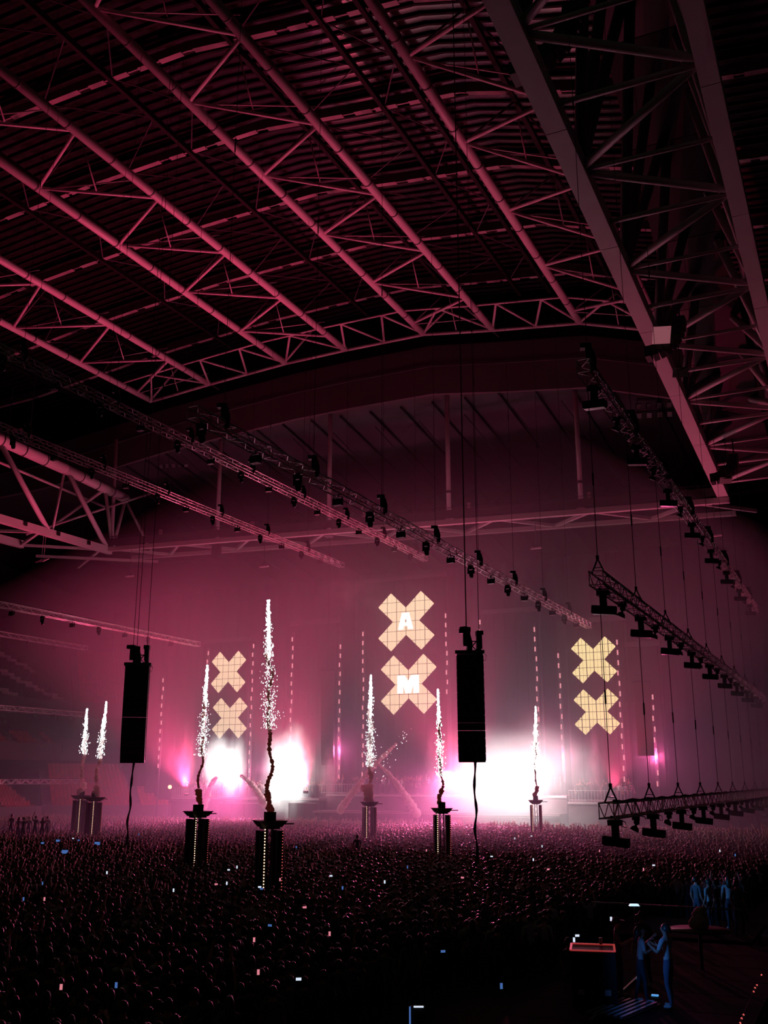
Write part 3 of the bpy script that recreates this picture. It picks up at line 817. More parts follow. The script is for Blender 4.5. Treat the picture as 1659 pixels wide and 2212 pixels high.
# dark video wall columns with rows of small panels
def wall_column(px0, px1, ytop, ybot, label, Y=STY):
    a = atY(px0, ytop, Y); b = atY(px1, ytop, Y); c = atY(px1, ybot, Y)
    w = b.x - a.x; h = a.z - c.z
    t = empty('video_wall', ((a.x + b.x) / 2, Y, c.z)); tag(t, label, 'video wall', 'dark video wall columns')
    nx = max(2, int(w / 1.2)); nz = max(2, int(h / 2.6))
    me = MB().box((0, 0, 0), (w / nx - 0.05, 0.12, h / nz - 0.03)).mesh('wall_panel', LEDWALL)
    for i in range(nx):
        for j in range(nz):
            o = obj('wall_panel', me, t); o.location = (-w / 2 + w / nx * (i + .5), 0, h / nz * (j + .5))
    MB().bar((-w / 2 - 0.3, 0.1, h + 0.35), (w / 2 + 0.3, 0.1, h + 0.35), 0.4, 0.5).build('top_truss', DARKSTEEL, t)
    for s in (-1, 1): MB().bar((s * (w / 2 + .1), 0.5, 0), (s * (w / 2 + .1), 0.5, h), 0.25).build('upright', DARKSTEEL, t)
wall_column(440, 534, 1392, 1700, 'dark video wall behind the left crosses')
wall_column(630, 728, 1352, 1700, 'dark video wall between the left and centre crosses')
wall_column(790, 962, 1262, 1700, 'dark video wall behind the centre crosses')
wall_column(1044, 1160, 1330, 1700, 'dark video wall left of the yellow crosses')
wall_column(1222, 1346, 1350, 1700, 'dark video wall behind the yellow crosses')
wall_column(1355, 1420, 1400, 1700, 'dark narrow video wall beside the right array')
# dashed light strips standing between the walls
DASHME = MB().box((0, 0, 0), (0.14, 0.06, 0.5)).mesh('led_dash', DASH)
for i, (px, y0, y1) in enumerate(((342, 1455, 1660), (437, 1400, 1680), (537, 1385, 1690), (626, 1365, 1640), (731, 1385, 1705), (783, 1360, 1700), (966, 1320, 1500), (1041, 1340, 1560),
                                  (1163, 1345, 1560), (1219, 1400, 1690), (1350, 1380, 1690), (1422, 1500, 1700))):
    a = atY(px, y0, STY - 0.6); b = atY(px, y1, STY - 0.6)
    t = empty('light_strip', (b.x, b.y, b.z)); tag(t, '%s dashed vertical light strip from the left on the stage' % ORD[i], 'light strip', 'dashed light strips')
    MB().box((0, 0.12, (a.z - b.z) / 2), (0.3, 0.16, a.z - b.z)).build('strip_body', DARKSTEEL, t)
    MB().bar((0, 0.14, 0), (0, 0.14, -b.z), 0.12).build('stand_pole', DARKSTEEL, t)
    z = 0.3
    while z < a.z - b.z:
        o = obj('led_dash', DASHME, t); o.location = (rnd.choice((-.05, .05)), 0, z)
        z += 1.05
# big drape behind everything on the stage
dr = MB(); N = 140
x0, x1 = -90, -8
for k in range(N + 1):
    x = x0 + (x1 - x0) * k / N
    y = 110 + 0.45 * math.sin(k * 1.9) + 0.2 * math.sin(k * 0.7)
    dr.v += [(x, y, 0), (x, y, 30.5)]
for k in range(N): dr.f.append((2 * k, 2 * k + 2, 2 * k + 3, 2 * k + 1))
d = dr.build('stage_drape', mat('drape', (0.006, 0.005, 0.006), 0.9, 0, 0.2, 0.3), None, True)
tag(d, 'tall dark pleated drape across the back of the stage', 'drape')

# decks
def deck(x0, x1, y0, y1, z, label):
    t = empty('stage_deck', ((x0 + x1) / 2, y0, 0)); tag(t, label, 'stage', 'stage decks')
    w = x1 - x0
    MB().box((0, (y1 - y0) / 2, z - 0.15), (w, y1 - y0, 0.3)).build('deck_top', DECK, t)
    MB().box((0, -0.05, z - 0.12), (w, 0.1, 0.2)).build('edge_strip', DECKEDGE, t)
    n = max(2, int(w / 2.4))
    me = MB().box((0, 0, 0), (w / n - 0.06, 0.1, z - 0.4)).mesh('skirt_panel', DECK)
    for k in range(n):
        o = obj('skirt_panel', me, t); o.location = (-w / 2 + w / n * (k + .5), 0.06, (z - .4) / 2)
    return t
def railing(x0, x1, y, z, label):
    t = empty('railing', (x0, y, z)); tag(t, label, 'railing', 'stage railings')
    w = x1 - x0
    for zz in (1.05, 0.15): MB().bar((0, 0, zz), (w, 0, zz), 0.06).build('rail', STEEL, t)
    me = MB().tube((0, 0, 0), (0, 0, 1.05), 0.022, n=5).mesh('baluster', STEEL)
    x = 0.0
    while x <= w:
        o = obj('baluster', me, t); o.location.x = x; x += 0.32
    return t
deck(-75.5, -55.5, 100.3, 109, 3.85, 'raised stage deck on the left packed with guests')
deck(-55.3, -28.0, 101.5, 109, 4.3, 'wide centre stage deck behind the performer')
deck(-27.6, -21.2, 100.3, 109, 3.75, 'small railed stage deck on the right')
deck(-55.3, -28.0, 98.6, 101.4, 2.6, 'lower step in front of the centre stage')
railing(-27.5, -21.3, 100.45, 3.75, 'white barred railing on the right stage deck')
railing(-75.4, -66.0, 100.45, 3.85, 'white barred railing at the far left of the stage deck')
railing(-56.0, -50.0, 101.7, 4.3, 'barred railing left of the centre stage')
for px0, px1, y0, y1, lab in ((627, 684, 1735, 1765, 'dark wide speaker stack under the left deck edge'), (478, 560, 1735, 1768, 'low dark speaker stack under the left crosses')):
    a = atY(px0, y0, 99.6); b = atY(px1, y1, 99.6)
    t = empty('speaker_stack', ((a.x + b.x) / 2, 99.6, 0)); tag(t, lab, 'speaker stack', 'speaker stacks')
    w = b.x - a.x
    for k in range(3):
        MB().box((-w / 2 + w / 3 * (k + .5), 0, a.z / 2), (w / 3 - .06, 0.9, a.z)).build('cabinet', BLACK, t)
    MB().box((0, -0.4, a.z + 0.04), (w, 0.1, 0.08)).build('edge_strip', DECKEDGE, t)
# uplight fixtures for the wash lights
for i, (wx, wy) in enumerate(WASH):
    t = empty('floor_wash', (wx, wy - 0.6, 3.9 if i in (0, 3) else 4.3)); tag(t, '%s pink uplight from the left on the stage front' % ORD[i], 'stage light', 'pink uplights')
    MB().box((0, 0, 0.2), (0.5, 0.3, 0.3)).build('housing', BLACK, t)
    MB().box((0, -0.03, 0.37), (0.4, 0.2, 0.02)).build('lens', LAMPPINK, t)
# orange flare lamp on the far left of the stage
p = atY(367, 1700, 101)
t = empty('flare_lamp', p); tag(t, 'small blazing orange lamp left of the stage', 'lamp')
MB().ball((0, 0, 0), 0.22, 10, 6).build('bulb', ORANGE, t, True)
MB().tube((0, 0.1, -p.z + 0.02), (0, 0.1, -0.1), 0.05, n=6).build('pole', DARKSTEEL, t)

# ================================================================== flame towers with spark jets
def tower_proto():
    t = empty('flame_tower')
    LEDM = MB(); 
    for ax, ay in ((-0.36, -0.3), (0.36, -0.3), (0.36, 0.3), (-0.36, 0.3)):
        o = MB().box((ax, ay, 2.15), (0.26, 0.22, 3.9)).build('led_column', BLACK, t)
        MB().box((ax, ay - 0.12, 2.15), (0.05, 0.02, 3.8)).build('led_rail', BLACKGLOSS, o)
    core = MB()
    for s, q in ((-1, -1), (1, -1), (1, 1), (-1, 1)): core.bar((s * .12, q * .12, 0), (s * .12, q * .12, 4.2), 0.05)
    for k in range(9):
        z = 0.2 + k * 0.45
        core.bar((-.12, -.12, z), (.12, -.12, z + .4), 0.03); core.bar((.12, .12, z), (-.12, .12, z + .4), 0.03)
        core.bar((-.12, .12, z), (-.12, -.12, z + .4), 0.03); core.bar((.12, -.12, z), (.12, .12, z + .4), 0.03)
    core.build('lattice_mast', DARKSTEEL, t)
    pl = MB().hexa([(-.42, -.42, 4.24), (.42, -.42, 4.24), (.42, .42, 4.24), (-.42, .42, 4.24), (-.62, -.62, 4.5), (.62, -.62, 4.5), (.62, .62, 4.5), (-.62, .62, 4.5)]).build('top_tray', BLACK, t)
    MB().box((0.62, -0.2, 4.36), (0.7, 0.14, 0.05)).build('side_arm', BLACK, t)
    MB().box((0, 0, 4.66), (0.42, 0.42, 0.36)).build('fire_box', BLACK, t)
    MB().box((0, 0, 4.2), (0.7, 0.7, 0.08)).build('collar', BLACK, t)
    warm = MB(); red = MB()
    for k in range(26):
        z = 0.9 + k * 0.118 + 0.3
        warm.ball((-0.30, -0.435, z), 0.028, 6, 4)
        red.ball((0.46, -0.425, z), 0.020, 6, 4)
    warm.build('warm_led_dots', WARMDOT, t); red.build('red_led_dots', REDDOT, t)
    return t
TOW = [(175, 1718, 92.0, 'far left flame tower beside another on the crowd edge'), (205, 1722, 86.0, 'left flame tower right next to the farthest one'), (428, 1752, 57.0, 'flame tower below the left crosses'),
       (583, 1772, 44.0, 'nearest and largest flame tower with bright lamp dots'), (798, 1732, 80.0, 'slim flame tower just left of centre near the stage'), (954, 1745, 63.0, 'flame tower left of the white flash with open lattice'), (1157, 1728, 88.0, 'flame tower in front of the white flash')]
tp = None
TPOS = []
for i, (px, py, D, lab) in enumerate(TOW):
    d = ray(px, py); d = Vector((d.x, d.y, 0)).normalized()
    if tp is None: tp = tower_proto(); o = tp
    else: o = copy_tree(tp)
    zt = H + ray(px, py).z / Vector((ray(px, py).x, ray(px, py).y, 0)).length * D      # height of the tray
    o.location = (d.x * D, d.y * D, zt - 4.5)
    o.rotation_euler = (0, 0, math.atan2(-d.x, d.y) + (0.55, 0.5, 0.45, 0.25, 0.2, 0.1, 0.0)[i])
    tag(o, lab, 'flame tower', 'flame towers in the crowd')
    TPOS.append(Vector((d.x * D, d.y * D, zt + 0.3)))

ICO = bmesh.new(); bmesh.ops.create_icosphere(ICO, subdivisions=2, radius=1.0)
ICOV = [v.co.copy() for v in ICO.verts]; ICOF = [tuple(v.index for v in f.verts) for f in ICO.faces]; ICO.free()
def puff(mb, c, r, seed):
    off = Vector((seed * 3.1, seed * 1.7, seed * 0.9))
    vs = []
    for v in ICOV:
        k = 1 + 0.55 * noise.noise(v * 1.8 + off) + 0.25 * noise.noise(v * 4.0 + off)
        vs.append(Vector(c) + v * r * k)
    mb.add(vs, ICOF)
OCT = [Vector(v) for v in ((1, 0, 0), (-1, 0, 0), (0, 1, 0), (0, -1, 0), (0, 0, 1), (0, 0, -1))]
OCTF = [(0, 2, 4), (2, 1, 4), (1, 3, 4), (3, 0, 4), (2, 0, 5), (1, 2, 5), (3, 1, 5), (0, 3, 5)]
def sparkler(i, base, tip_px, spark_frac, smat, lab):
    rr = random.Random(100 + i)
    tip = atY(tip_px[0], tip_px[1], base.y)
    hgt = tip.z - base.z
    D = proj(base)[2]; px = D / FPX                       # metres per pixel there
    t = empty('spark_jet', base); tag(t, lab, 'spark jet', 'spark jets above the flame towers')
    dx, dy = tip.x - base.x, 0
    sp = MB()
    n = int(130 + hgt * 62)
    for k in range(n):
        u = rr.random() ** 0.75                           # 0 at the tip
        z = hgt * (1 - u * spark_frac)
        wob = (0.15 + 0.95 * min(1, u * 1.6)) * (0.20 + 0.14 * (u > .5)) * hgt / 9.0
        a = rr.uniform(0, 2 * math.pi); r = abs(rr.gauss(0, 0.5)) * wob + (rr.random() * wob * 0.3)
        cx = dx * z / hgt + math.cos(a) * r; cyy = math.sin(a) * r
        s = rr.uniform(0.55, 1.15) * max(0.012, 0.95 * px)
        st = rr.uniform(1.0, 2.2)
        sp.add([Vector((cx + v.x * s, cyy + v.y * s, z + v.z * s * st)) for v in OCT], OCTF)
    # dense head
    for k in range(int(n * 0.8)):
        u = rr.random() ** 1.4 * 0.5
        z = hgt * (1 - u * spark_frac * 0.9)
        r = abs(rr.gauss(0, 0.16)) * (0.2 + u * 1.2) * hgt / 9.0
        a = rr.uniform(0, 6.28); s = rr.uniform(.8, 1.5) * max(0.012, 0.95 * px)
        cx = dx * z / hgt + math.cos(a) * r; cyy = math.sin(a) * r
        sp.add([Vector((cx + v.x * s, cyy + v.y * s, z + v.z * s * 2)) for v in OCT], OCTF)
    o = sp.build('sparks', SPARK, t); o['kind'] = 'stuff'
    sm = MB(); z = -0.1; k = 0
    while z < hgt * 0.72:
        r = (1.9 if smat is SMOKEPINK else 1.0) * (0.09 if z > 0.7 else 0.19) * rr.uniform(0.5, 1.15) * (1 - 0.4 * z / hgt) * (hgt / 8.0) ** 0.6
        wx = 0.08 * math.sin(z * 2.1 + i) + 0.05 * math.sin(z * 4.7 + 2 * i)
        puff(sm, (dx * z / hgt + wx, 0.1 * math.sin(z * 3 + i), z + 0.1), r, k + i * 40)
        z += r * rr.uniform(0.6, 1.5); k += 1
    sm.build('smoke_trail', smat, t, True)
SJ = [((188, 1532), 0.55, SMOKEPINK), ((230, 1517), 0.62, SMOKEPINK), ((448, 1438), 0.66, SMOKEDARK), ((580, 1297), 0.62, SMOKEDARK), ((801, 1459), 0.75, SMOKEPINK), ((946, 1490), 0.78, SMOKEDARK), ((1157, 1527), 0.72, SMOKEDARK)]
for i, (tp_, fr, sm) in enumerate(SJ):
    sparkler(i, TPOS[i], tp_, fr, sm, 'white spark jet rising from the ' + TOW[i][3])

# slanting comet trails on the stage
for i, (a, b, lab) in enumerate((((735, 1750), (860, 1605), 'pale comet trail leaning right in front of the centre stage'), ((900, 1758), (815, 1650), 'pale comet trail leaning left in front of the centre stage'),
                                 ((572, 1738), (519, 1676), 'thick white comet trail left of the nearest tower'), ((440, 1742), (468, 1680), 'short white comet trail under the left crosses'))):
    p, q = atY(*a, 97.5), atY(*b, 97.5)
    mb = MB(); n = 26
    t = empty('comet_trail', p); tag(t, lab, 'smoke trail', 'comet trails on the stage')
    for k in range(n):
        u = k / n
        c = (q - p) * u; c.z += 0.5 * math.sin(u * 3.0)
        puff(mb, c, (0.42 - 0.26 * u) * rnd.uniform(.8, 1.2), 300 + i * 40 + k)
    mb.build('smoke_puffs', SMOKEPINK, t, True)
    sp = MB()
    for k in range(26):
        c = (q - p) * rnd.uniform(0.7, 1.15) + Vector((rnd.gauss(0, .4), rnd.gauss(0, .4), rnd.gauss(0, .4)))
        s = rnd.uniform(.03, .06)
        sp.add([c + v * s for v in OCT], OCTF)
    o = sp.build('sparks', SPARK, t); o['kind'] = 'stuff'

# ================================================================== seating stands on the left and behind
def seat_mesh(m):
    b = MB()
    b.box((0, 0, 0.42), (0.44, 0.40, 0.07)); b.box((0, 0.2, 0.66), (0.44, 0.06, 0.48)); b.box((0, 0.05, 0.2), (0.10, 0.10, 0.4))
    return b.mesh('seat', m)
SEATS = {'red': seat_mesh(SEATRED), 'white': seat_mesh(SEATWHITE), 'dark': seat_mesh(SEATDARK)}
def stand(name, p0, p1, z0, rows, rise, depth, label, pick, nparts, skip=None):
    p0, p1 = Vector((*p0, 0)), Vector((*p1, 0))
    ax = (p1 - p0); Ln = ax.length; ax.normalize()
    back = Vector((-ax.y, ax.x, 0))                        # away from the pitch
    t = empty(name, (p0.x, p0.y, 0)); tag(t, label, 'stand', kind='structure')
    pr = [(0, z0 - 1.2)]
    for r in range(rows): pr += [(r * depth, z0 + r * rise), ((r + 1) * depth, z0 + r * rise)]
    pr += [(rows * depth, z0 - 1.2 + rows * rise * 0.3)]
    mb = MB()
    for r in range(rows):
        a, b = r * depth, (r + 1) * depth
        za, zb = z0 + (r - 1) * rise - 0.3, z0 + r * rise
        q = []
        for z in (za, zb):
            for u, v in ((0, a), (Ln, a), (Ln, b), (0, b)): q.append(ax * u + back * v + Vector((0, 0, z)))
        mb.hexa(q)
    mb.build('terrace', CONC, t)
    fr = MB(); q = []
    for z in (z0 - 1.6, z0 + 0.75):
        for u, v in ((0, -0.2), (Ln, -0.2), (Ln, -0.02), (0, -0.02)): q.append(ax * u + back * v + Vector((0, 0, z)))
    fr.hexa(q); fr.build('front_wall', CONC, t)
    rest = {'red': MB(), 'white': MB(), 'dark': MB()}
    rot = math.atan2(ax.y, ax.x)
    cand = []
    for r in range(rows):
        for k in range(int(Ln / 0.52)):
            u = (k + .5) * 0.52
            if skip and skip(u, r): continue
            loc = ax * u + back * ((r + .55) * depth) + Vector((0, 0, z0 + r * rise))
            x, y, dd = proj(loc + t.location)
            if dd < 0 or x < -120 or x > 1780: continue
            cand.append((pick(u, r), loc, 0 if -5 < x < 1665 else 1, dd))
    cand.sort(key=lambda c: (c[2], 0 if c[0] == 'white' else 1, c[3]))
    for i, (kind, loc, _, dd) in enumerate(cand):
        if i < nparts:
            o = obj('seat', SEATS[kind], t); o.location = loc; o.rotation_euler = (0, 0, rot)
        else:
            M = Matrix.Rotation(rot, 3, 'Z'); mb = rest[kind]
            for c, d_ in (((0, 0, 0.42), (0.44, 0.40, 0.07)), ((0, 0.2, 0.66), (0.44, 0.06, 0.48))):
                mb.box(loc + M @ Vector(c), d_, M)
    for kind, mb in rest.items():
        if mb.f: o = mb.build('seat_rows', {'red': SEATRED, 'white': SEATWHITE, 'dark': SEATDARK}[kind], t); o['kind'] = 'stuff'
    return t
aisle = lambda u, r: (u % 11.0) < 1.1
stand('stand_left_lower', (-92.5, 80), (-92.5, 97), 2.0, 13, 0.42, 0.8, 'red seats of the lower left stand', lambda u, r: 'red', 290, aisle)
stand('stand_corner_lower', (-92.5, 97.5), (-79, 113), 2.0, 13, 0.42, 0.8, 'red seats of the lower corner stand', lambda u, r: 'red', 290, aisle)
stand('stand_left_middle', (-104.0, 92), (-104.0, 112), 10.0, 4, 0.5, 0.8, 'short middle tier with few seat rows', lambda u, r: 'red', 60, lambda u, r: (u % 5.5) < 2.0)
stand('stand_corner_middle', (-104.0, 112.5), (-90, 128), 10.0, 4, 0.5, 0.8, 'short corner tier with few seat rows', lambda u, r: 'red', 60, lambda u, r: (u % 6.5) < 2.4)
def whitepat(u, r):
    k = (u * 1.0 + r * 0.95) % 9.5
    return 'white' if k < 2.3 + (r % 3) * 0.35 else 'dark'
stand('stand_left_upper', (-109.0, 98), (-109.0, 119), 16.5, 20, 0.55, 0.8, 'dark upper left stand with patches of white seats', whitepat, 290, None)
stand('stand_corner_upper', (-109.0, 119.5), (-92, 138), 16.5, 18, 0.55, 0.8, 'red seats of the upper corner stand', lambda u, r: 'red', 290, aisle)
for x0, y0, x1, y1 in ((-109, 90, -109, 119), (-109, 119.5, -92, 138)):
    w = MB(); a, b = Vector((x0, y0, 0)), Vector((x1, y1, 0)); ax = (b - a).normalized(); nb = Vector((-ax.y, ax.x, 0))
    w.hexa([a + Vector((0, 0, 12)), b + Vector((0, 0, 12)), b + nb * .3 + Vector((0, 0, 12)), a + nb * .3 + Vector((0, 0, 12)), a + Vector((0, 0, 15)), b + Vector((0, 0, 15)), b + nb * .3 + Vector((0, 0, 15)), a + nb * .3 + Vector((0, 0, 15))])
    o = w.build('trim_1', mat('box_glass', (0.06, 0.05, 0.06), 0.15, 0.0), None); tag(o, kind='structure')
stand('stand_end', (-79, 113.5), (-16, 113.5), 2.0, 12, 0.5, 0.8, 'dark end stand hidden in haze behind the stage', lambda u, r: 'red', 20, aisle)

# ================================================================== people
SKIN = mat('skin', (0.45, 0.28, 0.21), 0.5, rand=0.3, noise_amt=0.05)
SHIRT = mat('shirt', (0.10, 0.10, 0.11), 0.8, rand=0.9, noise_amt=0.1)
SHIRTPALE = mat('shirt_pale', (0.55, 0.54, 0.55), 0.8, rand=0.3, noise_amt=0.1)
JEANS = mat('jeans', (0.06, 0.07, 0.10), 0.8, rand=0.5, noise_amt=0.1)
SHOE = mat('shoe', (0.5, 0.5, 0.52), 0.6)
HAIR = mat('hair', (0.06, 0.04, 0.03), 0.35, rand=0.6, noise_amt=0.3, scale=20)
def skin_body(J, E, name, mats):
    names = list(J); idx = {n: i for i, n in enumerate(names)}
    me = bpy.data.meshes.new(name)
    me.from_pydata([J[n][0] for n in names], [(idx[a], idx[b]) for a, b in E], [])
    o = bpy.data.objects.new(name, me); COL.objects.link(o)
    mod = o.modifiers.new('skin', 'SKIN'); mod.use_smooth_shade = True; mod.branch_smoothing = 0.5
    sd = me.skin_vertices[0].data
    for i, n in enumerate(names):
        r = J[n][1]; r = r if isinstance(r, tuple) else (r, r)
        sd[i].radius = r; sd[i].use_root = (n == 'pelvis')
    sub = o.modifiers.new('sub', 'SUBSURF'); sub.levels = 1; sub.render_levels = 1
    dg = bpy.context.evaluated_depsgraph_get()
    out = bpy.data.meshes.new_from_object(o.evaluated_get(dg))
    bpy.data.objects.remove(o); bpy.data.meshes.remove(me)
    out.name = name
    out.materials.clear()
    for m in mats: out.materials.append(m)
    pts = np.array([J[n][0] for n in names]); lab = np.array([J[n][2] for n in names])
    for p in out.polygons:
        d = ((pts - np.array(p.center)) ** 2).sum(1)
        p.material_index = int(lab[d.argmin()]); p.use_smooth = True
    return out
# material slots: 0 shirt, 1 trousers, 2 skin, 3 shoe
def person_joints(armL, armR, lean=0.0, stride=0.0, fingers=True, wide=1.0):
    J = {'pelvis': ((0, 0, 0.96), (0.145, 0.105), 1), 'waist': ((0, lean * .2, 1.10), (0.13, 0.095), 0), 'chest': ((0, lean * .6, 1.30), (0.165, 0.115), 0),
         'collar': ((0, lean * .9, 1.44), (0.11, 0.08), 0), 'neck': ((0, lean, 1.52), 0.056, 2), 'jaw': ((0, lean + .03, 1.585), (0.066, 0.075), 2), 'face': ((0, lean + .015, 1.65), (0.078, 0.095), 2),
         'crown': ((0, lean, 1.72), (0.070, 0.085), 2), 'nose': ((0, lean + .125, 1.635), 0.014, 2)}
    E = [('pelvis', 'waist'), ('waist', 'chest'), ('chest', 'collar'), ('collar', 'neck'), ('neck', 'jaw'), ('jaw', 'face'), ('face', 'crown'), ('face', 'nose')]
    for s, nm, arm in ((-1, 'L', armL), (1, 'R', armR)):
        J['ear' + nm] = ((s * 0.092, lean - .005, 1.64), 0.012, 2); E.append(('face', 'ear' + nm))
        J['sh' + nm] = ((s * 0.185 * wide, lean * .8, 1.41), 0.066, 0)
        el, wr = Vector(arm[0]), Vector(arm[1])
        sh = Vector(J['sh' + nm][0]); el = Vector((el.x * s, el.y, el.z)) ; wr = Vector((wr.x * s, wr.y, wr.z))
        J['ua' + nm] = (tuple(sh.lerp(el, .5)), 0.055, 0); J['el' + nm] = (tuple(el), 0.044, 2); J['fa' + nm] = (tuple(el.lerp(wr, .5)), 0.040, 2); J['wr' + nm] = (tuple(wr), 0.029, 2)
        d = (wr - el).normalized()
        side = d.cross(Vector((0, 1, 0.2))).normalized()
        J['pm' + nm] = (tuple(wr + d * 0.075), (0.042, 0.022), 2)
        E += [('collar', 'sh' + nm), ('sh' + nm, 'ua' + nm), ('ua' + nm, 'el' + nm), ('el' + nm, 'fa' + nm), ('fa' + nm, 'wr' + nm), ('wr' + nm, 'pm' + nm)]
        if fingers:
            bend = Vector((0, 0.25, -0.05))
            for k, (off, ln) in enumerate(((-0.034, .072), (-0.012, .086), (0.011, .08), (0.033, .062))):
                b = wr + d * 0.115 + side * off; m_ = b + d * ln * .5; e = m_ + (d + bend).normalized() * ln * .5
                for q, (nn, pos) in enumerate((('a', b), ('b', m_), ('c', e))): J['f%d%s%s' % (k, nn, nm)] = (tuple(pos), 0.0095 - q * .001, 2)
                E += [('pm' + nm, 'f%da%s' % (k, nm)), ('f%da%s' % (k, nm), 'f%db%s' % (k, nm)), ('f%db%s' % (k, nm), 'f%dc%s' % (k, nm))]
            th = wr + d * 0.03 - side * 0.045; J['t1' + nm] = (tuple(th), 0.012, 2); J['t2' + nm] = (tuple(th + d * .045 - side * .02), 0.009, 2)
            E += [('wr' + nm, 't1' + nm), ('t1' + nm, 't2' + nm)]
        fy = stride * s
        J['hp' + nm] = ((s * 0.09, 0, 0.88), (0.098, 0.098), 1); J['th' + nm] = ((s * .1, fy * .3 + .01, 0.68), 0.083, 1); J['kn' + nm] = ((s * 0.10, fy * .5 + .03, 0.49), 0.062, 1)
        J['cf' + nm] = ((s * .1, fy * .7, 0.33), 0.058, 1); J['an' + nm] = ((s * 0.105, fy - .02, 0.10), 0.042, 1); J['he' + nm] = ((s * .108, fy - .01, 0.045), 0.042, 3); J['to' + nm] = ((s * 0.125, fy + .17, 0.035), (0.042, 0.032), 3)
        E += [('pelvis', 'hp' + nm), ('hp' + nm, 'th' + nm), ('th' + nm, 'kn' + nm), ('kn' + nm, 'cf' + nm), ('cf' + nm, 'an' + nm), ('an' + nm, 'he' + nm), ('he' + nm, 'to' + nm)]
    return J, E
DOWN = ((0.25, -0.03, 1.13), (0.27, 0.08, 0.88))
UP = ((0.30, 0.10, 1.60), (0.24, 0.16, 1.88))
HIGH = ((0.26, 0.05, 1.66), (0.20, 0.10, 1.94))
FOLD = ((0.27, 0.10, 1.16), (0.12, 0.33, 1.25))
PHONE = ((0.24, 0.22, 1.36), (0.10, 0.36, 1.66))
CLAP = ((0.26, 0.18, 1.28), (0.06, 0.34, 1.48))
def hair_mesh(kind, lean=0.0):
    b = MB(); seg, ring = 14, 7
    for j in range(ring + 1):
        t = math.pi / 2 * (1 - j / ring * (1.05 if kind == 'short' else 1.15))
        for i in range(seg):
            a = 2 * math.pi * i / seg
            back = (1 - math.sin(a)) / 2                    # 1 at the back of the head
            drop = (j / ring) ** 2 * (0.085 * back + (0.20 * back if kind == 'long' else 0))
            rx, ry = 0.098, 0.116
            b.v.append((math.cos(a) * math.cos(t) * rx, lean - 0.006 + math.sin(a) * math.cos(t) * ry - (0.02 if kind == 'long' else 0) * back * j / ring, 1.668 + math.sin(t) * 0.104 - drop))
    for j in range(ring):
        for i in range(seg): b.f.append((j * seg + i, j * seg + (i + 1) % seg, (j + 1) * seg + (i + 1) % seg, (j + 1) * seg + i)[::-1])
    n = ring * seg
    b.f.append(tuple(n + i for i in range(seg))[::-1])
    if kind == 'bun': b.ball((0, lean - 0.11, 1.74), 0.05, 8, 5)
    if kind == 'cap': b.hexa([(-.085, .06, 1.69), (.085, .06, 1.69), (.07, .2, 1.675), (-.07, .2, 1.675), (-.085, .06, 1.705), (.085, .06, 1.705), (.07, .2, 1.685), (-.07, .2, 1.685)])
    return b.mesh('hair_' + kind, HAIR, True)
HAIRS = [hair_mesh(k) for k in ('short', 'long', 'bun', 'cap')]
POSES = [(DOWN, DOWN), (DOWN, FOLD), (UP, DOWN), (HIGH, UP), (PHONE, PHONE), (CLAP, CLAP), (DOWN, HIGH), (FOLD, FOLD)]
BODY = []
for i, (l, r_) in enumerate(POSES):
    J, E_ = person_joints(l, r_, 0.0, 0.06)
    BODY.append(skin_body(J, E_, 'person', [SHIRTPALE if i in (5,) else SHIRT, JEANS, SKIN, SHOE]))
BODYPALE = BODY[0].copy(); BODYPALE.materials[0] = SHIRTPALE
def person(loc, rz, s, b, h, label, group=None, name='person'):
    o = obj(name, BODY[b] if isinstance(b, int) else b); o.location = loc; o.rotation_euler = (0, 0, rz); o.scale = (s, s, s)
    tag(o, label, 'person', group)
    hh = obj('hair', HAIRS[h], o)
    return o

# low detail bodies for the mass of the crowd
def lowpoly(me, ratio):
    o = bpy.data.objects.new('tmp', me); COL.objects.link(o)
    m = o.modifiers.new('d', 'DECIMATE'); m.ratio = ratio
    dg = bpy.context.evaluated_depsgraph_get()
    r = bpy.data.meshes.new_from_object(o.evaluated_get(dg))
    bpy.data.objects.remove(o)
    r.calc_loop_triangles()
    v = np.zeros(len(r.vertices) * 3); r.vertices.foreach_get('co', v)
    t = np.zeros(len(r.loop_triangles) * 3, dtype=np.int64); r.loop_triangles.foreach_get('vertices', t)
    mi = np.zeros(len(r.loop_triangles), dtype=np.int64); r.loop_triangles.foreach_get('material_index', mi)
    bpy.data.meshes.remove(r)
    return v.reshape(-1, 3), t.reshape(-1, 3), mi
LOW = []
for J, E_ in [person_joints(l, r_, 0.0, 0.05, fingers=False) for l, r_ in POSES]:
    me = skin_body(J, E_, 'low', [SHIRT, JEANS, SKIN, SHOE])
    v, t, mi = lowpoly(me, 0.17)
    # hair: top of the head takes the hair slot
    c = v[t].mean(1)
    mi[(mi == 2) & (c[:, 2] > 1.6) & (c[:, 2] < 1.8) & (np.abs(c[:, 0]) < .11) & ((c[:, 2] > 1.69) | (c[:, 1] < 0.02))] = 3
    v = v.copy(); hd = (v[:, 2] > 1.6) & (v[:, 2] < 1.8) & (np.abs(v[:, 0]) < .11)
    v[hd, 0] *= 1.2; v[hd, 1] *= 1.15; v[hd & (v[:, 2] > 1.68), 2] += 0.015
    mi[c[:, 2] < 0.08] = 1
    LOW.append((v, t, mi)); bpy.data.meshes.remove(me)
nr = np.random.RandomState(5)
